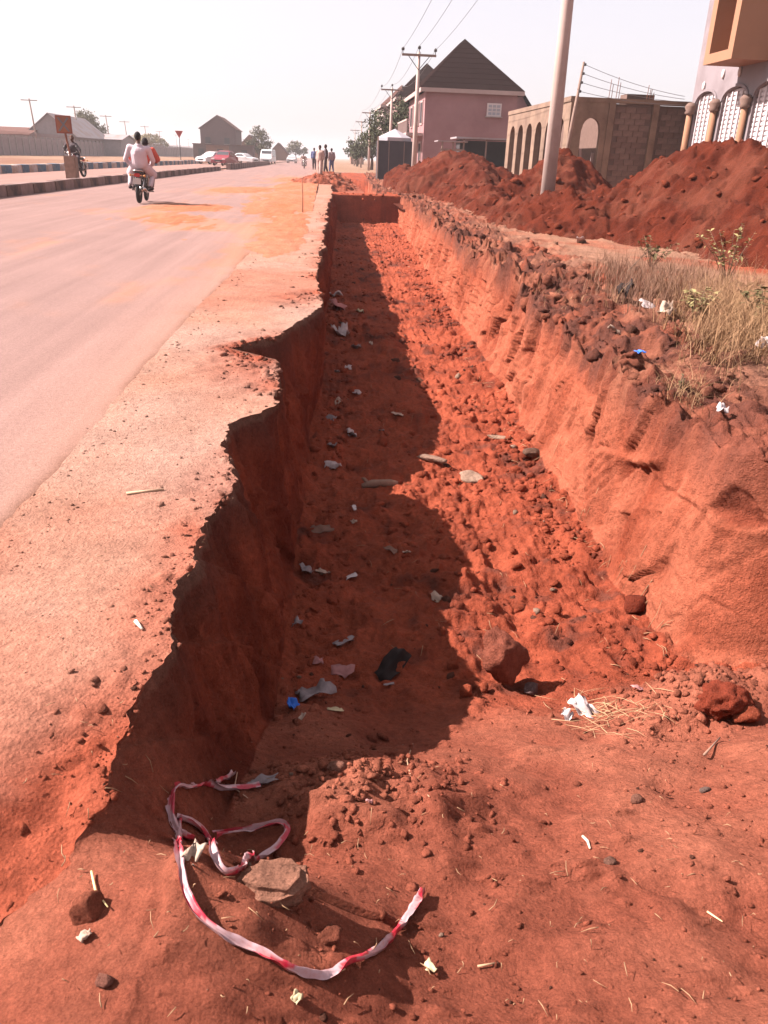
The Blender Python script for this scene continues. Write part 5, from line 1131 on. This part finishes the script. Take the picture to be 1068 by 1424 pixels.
# ------------------------------------------------------------------ people
SKIN = surf('skin', (.075, .034, .022), .6, .1, 8, 0); HAIR = surf('hair', (.012, .009, .009), .9, .1, 8, 0)
def cloth(name, c): return surf(name, c, .9, .12, 4, .3, .01, 14)
C_WHITE = cloth('white_cloth', (.46, .37, .40)); C_RED = cloth('red_cloth', (.42, .075, .05)); C_DARK = cloth('dark_cloth', (.05, .035, .04)); C_GREY = cloth('grey_cloth', (.22, .16, .16)); C_BLUE = cloth('blue_cloth', (.07, .08, .16)); C_TAN = cloth('tan_cloth', (.32, .22, .19))
def remesh(o, v, sm=4):
    m = o.modifiers.new('union', 'REMESH'); m.mode = 'VOXEL'; m.voxel_size = v; m.use_smooth_shade = True
    s = o.modifiers.new('soften', 'SMOOTH'); s.factor = .5; s.iterations = sm
def body(root, J, vox, shirt, trousers, sleeve=1.0, gown=None, hair=True, shoes=None, fingers=True, cap=None, wide=1.0):
    """J: joint positions (local). One continuous skin mesh; clothing and hair are parts"""
    V = lambda k: Vector(J[k]); b = MB(); h = V('head'); fwd = Vector(J.get('face', (0, 1, 0))).normalized(); side = fwd.cross(Vector((0, 0, 1))).normalized()
    b.ball(h, .1, 14, 10, (.80, .92, 1.18)); b.ball(h+fwd*.022-Vector((0, 0, .045)), .075, 12, 8, (.85, .95, 1.0)); b.ball(h+fwd*.1-Vector((0, 0, .015)), .018, 8, 6, (.8, 1, 1.3))
    b.ball(h+fwd*.085-Vector((0, 0, .055)), .022, 8, 6, (1.5, .6, .5))
    for s in (-1, 1): b.ball(h+side*s*.082, .024, 8, 6, (.5, .9, 1.3)); b.ball(h+fwd*.08+side*s*.033+Vector((0, 0, .012)), .014)
    b.caps(h-Vector((0, 0, .08)), V('neck'), .055, .06); b.caps(V('chest'), V('pelvis'), .13, .12); b.caps(V('neck'), V('chest'), .07, .12)
    for s in 'LR':
        b.caps(V('chest')+Vector((0, 0, .05)), V('sh'+s), .075, .06); b.caps(V('sh'+s), V('el'+s), .052, .040); b.caps(V('el'+s), V('ha'+s), .040, .028)
        d = (V('ha'+s)-V('el'+s)).normalized(); p = d.cross(Vector((0, 0, 1))); p = p.normalized() if p.length > .1 else Vector((1, 0, 0)); c = V('ha'+s)+d*.045; b.ball(c, .034, 8, 6)
        if fingers:
            for k, L in enumerate((.055, .07, .072, .062)): q = c+d*.02+p*(.016*(k-1.5)); b.caps(q, q+d*L*.6-Vector((0, 0, .012)), .0095, .0085); b.caps(q+d*L*.6-Vector((0, 0, .012)), q+d*L*.75-Vector((0, 0, .04)), .0085, .008)
            b.caps(c-d*.02+p*.025, c+d*.02+p*.055-Vector((0, 0, .015)), .011, .009)
        b.caps(V('pelvis'), V('hi'+s), .11, .095); b.caps(V('hi'+s), V('kn'+s), .085, .058); b.caps(V('kn'+s), V('fo'+s), .055, .036); t = Vector(J.get('toe', (0, .16, -.03))); b.caps(V('fo'+s)+Vector((0, 0, -.03)), V('fo'+s)+t, .042, .03)
    bo = b.build('body', SKIN, root, True, False); remesh(bo, vox)
    c = MB(); up = Vector((0, 0, 1))
    mid = (V('chest')+V('pelvis'))/2
    c.caps(V('neck')-Vector((0, 0, .05)), V('chest'), .10, .155); c.caps(V('chest'), V('pelvis')+Vector((0, 0, .03)), .165*wide, .16*wide)
    for q_ in (-1, 1): c.caps(V('chest')+side*q_*.06*wide, V('pelvis')+side*q_*.06*wide+Vector((0, 0, .05)), .14*wide, .15*wide)
    for s in 'LR':
        c.caps(V('chest')+Vector((0, 0, .06)), V('sh'+s), .10, .085); e = V('sh'+s).lerp(V('el'+s), min(1, sleeve)); c.caps(V('sh'+s), e, .082, .066)
        if sleeve > 1: c.caps(V('el'+s), V('el'+s).lerp(V('ha'+s), sleeve-1), .066, .055)
        if gown: c.caps(V('pelvis'), V('hi'+s), .15, .135); c.caps(V('hi'+s), V('kn'+s).lerp(V('fo'+s), gown), .13, .12)
    so = c.build('shirt', shirt, root, True, False); remesh(so, vox)
    t = MB(); t.caps(V('pelvis')+Vector((0, 0, .02)), V('pelvis')-Vector((0, 0, .02)), .135, .13)
    for s in 'LR': t.caps(V('pelvis'), V('hi'+s), .13, .115); t.caps(V('hi'+s), V('kn'+s), .108, .082); t.caps(V('kn'+s), V('kn'+s).lerp(V('fo'+s), .88), .08, .062)
    to = t.build('trousers', trousers, root, True, False); remesh(to, vox)
    if hair: g = MB(); g.ball(h-fwd*.014+Vector((0, 0, .022)), .106, 14, 10, (.84, .93, 1.10)); cut = g; go = g.build('hair' if not cap else 'cap', cap or HAIR, root, True, False)
    if shoes:
        for s in 'LR': g = MB(); tt = Vector(J.get('toe', (0, .16, -.03))); g.caps(V('fo'+s)+Vector((0, 0, -.035)), V('fo'+s)+tt, .048, .036); g.build('shoe', shoes, root, True, False)
def standing(h=1.72, step=.12, arm=.08, turn=0, elbow=.06):
    k = h/1.72; J = dict(head=(0, .02, 1.60*k), neck=(0, 0, 1.44*k), chest=(0, 0, 1.26*k), pelvis=(0, 0, .94*k), shL=(-.19, 0, 1.38*k), shR=(.19, 0, 1.38*k), elL=(-.25, -.03, 1.10*k), elR=(.25, -.03, 1.10*k), haL=(-.24, elbow, .86*k), haR=(.24, elbow, .86*k), hiL=(-.09, 0, .88*k), hiR=(.09, 0, .88*k), knL=(-.10, step*.5, .48*k), knR=(.10, -step*.3+.04, .48*k), foL=(-.11, step, .09), foR=(.11, -step, .09))
    return J
def person(px, Y, z, label, shirt, trousers, rz, gown=None, h=1.72, sleeve=1.6, step=.12, grp='people standing on the shoulder', cap=None, vox=.022):
    p = pY(*px, Y); root = thing('person', label, 'person', (p.x, Y, z), rz, grp); body(root, standing(h, step), vox, shirt, trousers, sleeve, gown, True, C_DARK, False, cap); return root
def hz_(x, y):   # top of the low mound on the shoulder
    return .2
person((445, 244), 52, pY(445, 245, 52).z, 'person in a long pale tan gown standing on the shoulder', C_TAN, C_TAN, 2.6, .75)
person((453, 240), 56, pY(453, 241, 56).z, 'person in dark clothes beside the one in the pale gown', C_DARK, C_DARK, 1.6)
person((461, 240), 66, pY(461, 240, 66).z, 'person in grey clothes walking by the heaped earth', C_GREY, C_BLUE, .4)
person((437, 236), 74, max(0, pY(437, 236, 74).z), 'person in a blue shirt farther along the road edge', C_BLUE, C_DARK, 3.0)
person((673, 225), 60.5, 0.0, 'person in white clothes in front of the dark shed', C_WHITE, C_WHITE, 2.8, .5, 1.7, 1.6, .05, 'people by the shed', None)

# ------------------------------------------------------------------ motorcycles (front towards +y)
RUB = surf('rubber', (.018, .016, .016), .85, .2, 10, 0); CHR = surf('chrome', (.55, .50, .48), .22, .1, 5, 0, metal=1.0); BLK = surf('black_paint', (.02, .017, .018), .35, .1, 5, 0, spec=.5); REDL = surf('lamp_red', (.35, .02, .02), .3, .1, 5, 0); VINYL = surf('seat_vinyl', (.03, .024, .024), .6, .2, 10, 0); PLATE = surf('plate', (.42, .38, .36), .5, .1, 6, 0); TANK = surf('tank_red', (.16, .02, .02), .3, .1, 4, 0, spec=.5)
def motorcycle(name, label, loc, rz, lean=0, group=None):
    root = thing(name, label, 'motorcycle', loc, rz, group); root.rotation_euler = (0, lean, rz)
    for (y, nm) in ((-.62, 'rear_wheel'), (.66, 'front_wheel')):
        mb = MB(); mb.lathe([(.225, -.025), (.24, -.03), (.24, .03), (.225, .025)], (0, y, .30), 'X', 28); mb.lathe([(.02, -.06), (.05, -.055), (.05, .055), (.02, .06)], (0, y, .30), 'X', 12)
        for k in range(18):
            a = 2*math.pi*k/18; mb.tube([(0.03*(-1)**k, y+.05*math.cos(a), .30+.05*math.sin(a)), (0, y+.23*math.cos(a+.12), .30+.23*math.sin(a+.12))], .0035, 4, False)
        w = mb.build(nm, CHR, root); t = MB(); prof = [(.24+.055*math.cos(q)+.005, (.046 if nm[0] == 'f' else .055)*math.sin(q)) for q in np.linspace(-2.2, 2.2, 9)]; t.lathe(prof+[prof[0]], (0, y, .30), 'X', 28); t.build('tyre', RUB, w, True)
        f = MB()
        a0, a1 = (20, 165) if nm[0] == 'r' else (15, 140); P = []
        for k in range(11): a = R(a0+(a1-a0)*k/10); a = math.pi-a if nm[0] == 'r' else a; P.append((0, y+.335*math.cos(a), .30+.335*math.sin(a)))
        base = len(f.v)
        for p in P: f.v += [(-.065, p[1], p[2]-.015), (-.04, p[1], p[2]+.012), (.04, p[1], p[2]+.012), (.065, p[1], p[2]-.015)]
        for k in range(10):
            for j in range(3): f.f.append((base+4*k+j, base+4*k+j+1, base+4*k+j+5, base+4*k+j+4))
        fo = f.build('mudguard', BLK, root, True, False); sd = fo.modifiers.new('thick', 'SOLIDIFY'); sd.thickness = .006
    mb = MB()
    for s in (-1, 1): mb.tube([(s*.07, -.62, .30), (s*.10, -.45, .66), (s*.05, .30, .80), (0, .42, .95)], .016, 8); mb.tube([(s*.08, -.62, .30), (s*.09, .05, .36), (s*.05, .33, .52), (0, .40, .85)], .018, 8)
    mb.build('frame', BLK, root, True)
    for s in (-1, 1): mb = MB(); mb.tube([(s*.085, -.62, .30), (s*.11, -.48, .62)], [.03, .022], 10); mb.build('shock_absorber', CHR, root, True)
    for s in (-1, 1): mb = MB(); mb.tube([(s*.085, .66, .30), (s*.085, .50, .72), (s*.08, .42, .98)], [.026, .022, .018], 10); mb.build('fork_leg', CHR, root, True)
    mb = MB(); mb.box((0, .10, .42), (.26, .34, .26), 0, .04); [mb.box((0, .16, .54+.025*k), (.20, .20, .012)) for k in range(6)]; mb.tube([(-.18, .12, .36), (.18, .12, .36)], .07, 14); mb.build('engine', surf('engine_alloy', (.12, .105, .10), .5, .2, 8, 0, metal=.5), root)
    mb = MB(); mb.ball((0, .20, .82), .15, 14, 10, (.85, 1.75, .85)); mb.build('fuel_tank', TANK, root, True)
    mb = MB(); mb.box((0, -.28, .80), (.24, .82, .10), 0, .04, .04); mb.build('seat', VINYL, root)
    mb = MB(); mb.tube([(-.13, -.55, .80), (-.13, -.80, .83), (0, -.86, .84), (.13, -.80, .83), (.13, -.55, .80)], .012, 8); mb.build('rear_rack', CHR, root, True)
    mb = MB(); mb.box((0, -.84, .72), (.16, .07, .09), 0, .02); tl = mb.build('tail_lamp', REDL, root)
    for s in (-1, 1): mb = MB(); mb.tube([(s*.05, -.80, .72), (s*.17, -.80, .71)], .008, 6); mb.ball((s*.19, -.80, .71), .034, 10, 6); mb.build('indicator', surf('indicator_amber', (.4, .16, .04), .4, .1, 5, 0), root, True)
    mb = MB(); mb.box((0, -.90, .57), (.20, .012, .15)); mb.build('number_plate', PLATE, root)
    mb = MB(); mb.tube([(.12, .30, .36), (.15, .0, .30), (.15, -.30, .32), (.16, -.85, .40)], [.022, .024, .04, .045], 12); mb.build('exhaust', CHR, root, True)
    mb = MB(); mb.tube([(-.36, .24, 1.04), (-.22, .32, 1.06), (-.08, .40, 1.00), (.08, .40, 1.00), (.22, .32, 1.06), (.36, .24, 1.04)], .012, 8); hb = mb.build('handlebar', CHR, root, True)
    for s in (-1, 1): mb = MB(); mb.tube([(s*.27, .29, 1.055), (s*.38, .23, 1.04)], .019, 8); mb.build('grip', RUB, hb); mb = MB(); mb.tube([(s*.22, .33, 1.06), (s*.26, .36, 1.22)], .006, 6); mb.ball((s*.28, .36, 1.26), .06, 12, 8, (1, .25, .7)); mb.build('mirror', BLK, hb, True)
    mb = MB(); mb.lathe([(.001, -.10), (.07, -.08), (.09, 0), (.085, .03), (.001, .045)], (0, .52, .90), 'Y', 16); mb.build('headlamp', CHR, root, True)
    for s in (-1, 1): mb = MB(); mb.tube([(s*.10, .06, .30), (s*.30, .06, .30)], .014, 8); mb.build('footrest', RUB, root); mb = MB(); mb.tube([(s*.10, -.35, .34), (s*.25, -.38, .36)], .012, 8); mb.build('footrest', RUB, root)
    mb = MB(); mb.tube([(.13, .22, .75), (.22, .18, .50), (.20, .16, .30), (.12, .20, .25)], .014, 8); mb.tube([(-.13, .22, .75), (-.22, .18, .50), (-.20, .16, .30), (-.12, .20, .25)], .014, 8); mb.build('crash_bar', CHR, root, True)
    return root
bp = pz(190, 284); BR = R(3)
motorcycle('motorcycle', 'dark motorcycle carrying two people along the carriageway', (bp.x+.02, bp.y+.75, .02), BR, R(3), 'motorcycles')
def on_bike(label, loc, rz, lean, J, **kw):
    root = thing('person', label, 'person', loc, rz, kw.pop('grp')); root.rotation_euler = (0, lean, rz); body(root, J, .016, **kw); return root
JD = dict(head=(.07, .24, 1.53), neck=(.07, .14, 1.38), chest=(.06, .06, 1.24), pelvis=(0, -.06, .96), shL=(-.14, .10, 1.35), shR=(.29, .10, 1.36), elL=(-.32, .18, 1.15), elR=(.43, .14, 1.14), haL=(-.34, .24, 1.07), haR=(.34, .24, 1.07), hiL=(-.12, -.02, .92), hiR=(.12, -.02, .92), knL=(-.25, .34, .78), knR=(.25, .34, .78), foL=(-.25, .06, .40), foR=(.25, .06, .40), face=(0, 1, 0))
on_bike('person in an orange-red shirt steering the motorcycle', (bp.x+.02, bp.y+.75, .02), BR, R(3), JD, shirt=C_RED, trousers=C_GREY, sleeve=1.7, shoes=C_DARK, grp='people on the motorcycle')
JP = dict(head=(-.02, -.36, 1.66), neck=(-.02, -.40, 1.47), chest=(-.02, -.40, 1.27), pelvis=(0, -.36, .97), shL=(-.25, -.38, 1.39), shR=(.24, -.38, 1.39), elL=(-.37, -.34, 1.08), elR=(.35, -.28, 1.10), haL=(-.24, -.10, .94), haR=(.26, -.05, .96), hiL=(-.14, -.30, .93), hiR=(.14, -.30, .93), knL=(-.30, .06, .80), knR=(.30, .06, .80), foL=(-.28, -.34, .42), foR=(.26, -.34, .42), face=(.35, 1, 0))
on_bike('person in a white kaftan riding pillion on the motorcycle', (bp.x+.02, bp.y+.75, .02), BR, R(3), JP, shirt=C_WHITE, trousers=C_WHITE, sleeve=1.75, gown=.15, wide=1.12, shoes=C_DARK, grp='people on the motorcycle')
sp_ = pY(101, 248, 39.3)
motorcycle('motorcycle', 'dark motorcycle parked behind the plinth of the red board', (sp_.x+.15, 39.7, .12), R(172), R(2), 'motorcycles')
JS = dict(JD); JS.update(head=(0, .10, 1.62), neck=(0, .04, 1.44), foR=(.34, .1, .06), knR=(.28, .26, .62))
on_bike('person in dark patterned clothes sitting on the parked motorcycle', (sp_.x+.15, 39.7, .12), R(172), R(2), JS, shirt=C_DARK, trousers=C_DARK, sleeve=1.5, shoes=C_DARK, grp='people on the motorcycle', cap=surf('cap_brown', (.10, .05, .035), .9, .1, 5, 0))
fm = motorcycle('motorcycle', 'far motorcycle coming along the road near the standing people', (pY(423, 233, 105).x, 105, .02), R(180), 0, 'motorcycles')
on_bike('person in pale clothes riding the far motorcycle', (pY(423, 233, 105).x, 105, .02), R(180), 0, JD, shirt=C_TAN, trousers=C_GREY, sleeve=1.6, shoes=C_DARK, grp='people on the motorcycle')

# ------------------------------------------------------------------ cars (front towards -y, i.e. facing the camera)
GLASS_D = surf('car_glass', (.05, .05, .055), .1, .1, 2, 0, spec=.7); LAMP = surf('headlamp_glass', (.6, .58, .55), .15, .05, 4, 0, spec=.7)
def car(label, loc, rz, paint, L=4.3, W=1.72, H=1.42, van=False, grp='cars beyond the median'):
    root = thing('van' if van else 'car', label, 'van' if van else 'car', loc, rz, grp); hw = W/2
    if van: prof = [(-L/2, .45), (-L/2+.06, .80), (-L/2+.35, 1.02), (-L/2+.95, H-.18), (-L/2+1.3, H), (L/2-.15, H), (L/2, H-.25), (L/2, .35), (-L/2+.1, .30)]; belt = 1.02
    else: prof = [(-L/2, .45), (-L/2+.03, .66), (-L/2+.25, .80), (-L/2+1.15, .93), (-L/2+1.85, H-.05), (-L/2+2.3, H), (L/2-1.3, H-.03), (L/2-.55, 1.0), (L/2-.08, .93), (L/2, .60), (L/2-.05, .32), (-L/2+.12, .27)]; belt = .93
    mb = MB(); n = len(prof); rows = []
    for s in (-1, 1):
        for (y, z) in prof: k = 1-.24*max(0, (z-belt))/(H-belt) if not van else 1-.12*max(0, z-belt)/(H-belt); rows.append((s*hw*k, y, z))
    mb.add(rows, [tuple(range(n)), tuple(range(n, 2*n))[::-1]]+[(i, i+n, (i+1) % n+n, (i+1) % n) for i in range(n)])
    bo = mb.build('body', paint, root); bv = bo.modifiers.new('round', 'BEVEL'); bv.width = .06; bv.segments = 2; bv.limit_method = 'ANGLE'
    def pane(y0, z0, y1, z1, w0, w1, nm):
        d = Vector((0, y1-y0, z1-z0)).normalized(); nn = Vector((0, -d.z, d.y)) * (1 if y0 < 0 else -1); o_ = nn*.012; m2 = MB(); m2.add([Vector((-w0, y0, z0))+o_, Vector((w0, y0, z0))+o_, Vector((w1, y1, z1))+o_, Vector((-w1, y1, z1))+o_], [(0, 1, 2, 3)]); g = m2.build(nm, GLASS_D, root); sdf = g.modifiers.new('thick', 'SOLIDIFY'); sdf.thickness = .008
    if van: pane(-L/2+.42, 1.08, -L/2+.92, H-.22, hw*.88, hw*.82, 'windscreen')
    else: pane(-L/2+1.25, .98, -L/2+1.80, H-.10, hw*.86, hw*.72, 'windscreen'); pane(L/2-.62, 1.06, L/2-1.22, H-.09, hw*.84, hw*.72, 'rear_window')
    for s in (-1, 1):
        m2 = MB(); y0, y1 = (-L/2+1.45, L/2-.9) if not van else (-L/2+1.1, L/2-.5); yt0, yt1 = (-L/2+1.98, L/2-1.35) if not van else (-L/2+1.35, L/2-.5)
        x0, x1 = hw*1.0+.006, hw*(.80 if not van else .91)+.012; m2.add([(s*x0*.985, y0, belt+.05), (s*x0*.985, y1, belt+.05), (s*x1, yt1, H-.12), (s*x1, yt0, H-.12)], [(0, 1, 2, 3)]); g = m2.build('side_window', GLASS_D, root); sdf = g.modifiers.new('thick', 'SOLIDIFY'); sdf.thickness = .006
        m2 = MB(); m2.box((s*hw*.70, -L/2+.07, .68), (.36, .12, .15), 0, .03); m2.build('headlight', LAMP, root)
        m2 = MB(); m2.box((s*(hw+.10), -L/2+1.45, belt+.08), (.16, .09, .12), 0, .03); m2.build('mirror', paint, root)
        for y in (-L/2+.80, L/2-.82):
            m2 = MB(); m2.lathe([(.02, -.105), (.19, -.10), (.20, -.08), (.20, .08), (.19, .10), (.02, .105)], (s*(hw-.11), y, .30), 'X', 18); wv_ = m2.build('wheel', CHR, root); m2 = MB(); m2.lathe([(.20, -.09), (.30, -.085), (.31, 0), (.30, .085), (.20, .09)], (s*(hw-.11), y, .30), 'X', 20); m2.build('tyre', RUB, wv_, True)
    m2 = MB(); m2.box((0, -L/2+.01, .52), (W*.52, .05, .14), 0, .015); m2.build('grille', BLK, root); m2 = MB(); m2.box((0, -L/2-.02, .38), (.42, .03, .11)); m2.build('number_plate', PLATE, root); m2 = MB(); m2.box((0, -L/2+.03, .36), (W*.98, .14, .16), 0, .04); m2.build('bumper', paint, root)
    return root
P_RED = surf('car_paint_red', (.20, .025, .035), .3, .06, 3, 0, spec=.5); P_WHITE = surf('car_paint_white', (.50, .47, .47), .3, .05, 3, 0, spec=.5); P_SILVER = surf('car_paint_silver', (.38, .36, .36), .35, .05, 3, 0, spec=.5)
p = pY(313, 230, 97); car('dark red car facing the road behind the next median kerb', (p.x, 97, .11), R(-14), P_RED, 4.2, 1.75, 1.55)
p = pY(296, 226, 106); car('white car parked beside the dark red car', (p.x, 106, .11), R(-35), P_WHITE, 4.3, 1.72, 1.42)
p = pY(373, 226, 140); car('white van coming along the opposite carriageway', (p.x, 140, .11), R(-6), P_WHITE, 4.6, 1.9, 2.1, True)
p = pY(406, 226, 172); car('small white car far down the opposite carriageway', (p.x, 172, .11), R(-4), P_SILVER, 4.2, 1.72, 1.42)
p = pY(340, 226, 128); car('silver car behind the dark red car near the shops', (p.x, 128, .11), R(60), P_SILVER, 4.2, 1.72, 1.42)

# ------------------------------------------------------------------ air: even pale dust haze over the whole place
def haze():
    me = MB(); me.box((0, 0, 8.0), (2700, 2700, 22.0)); o = me.build('haze', M['soil'], None); o.data.materials.clear()
    m = bpy.data.materials.new('dust_haze'); m.use_nodes = True; nt = m.node_tree; nt.nodes.remove(nt.nodes['Principled BSDF'])
    v = nt.nodes.new('ShaderNodeVolumePrincipled'); v.inputs['Color'].default_value = (.98, .93, .94, 1); v.inputs['Density'].default_value = HAZE; v.inputs['Anisotropy'].default_value = 0.25
    nt.links.new(v.outputs[0], nt.nodes['Material Output'].inputs['Volume']); o.data.materials.append(m); return tag(o, kind='stuff', label='pale dust haze in the air')
HAZE = .0005
haze()
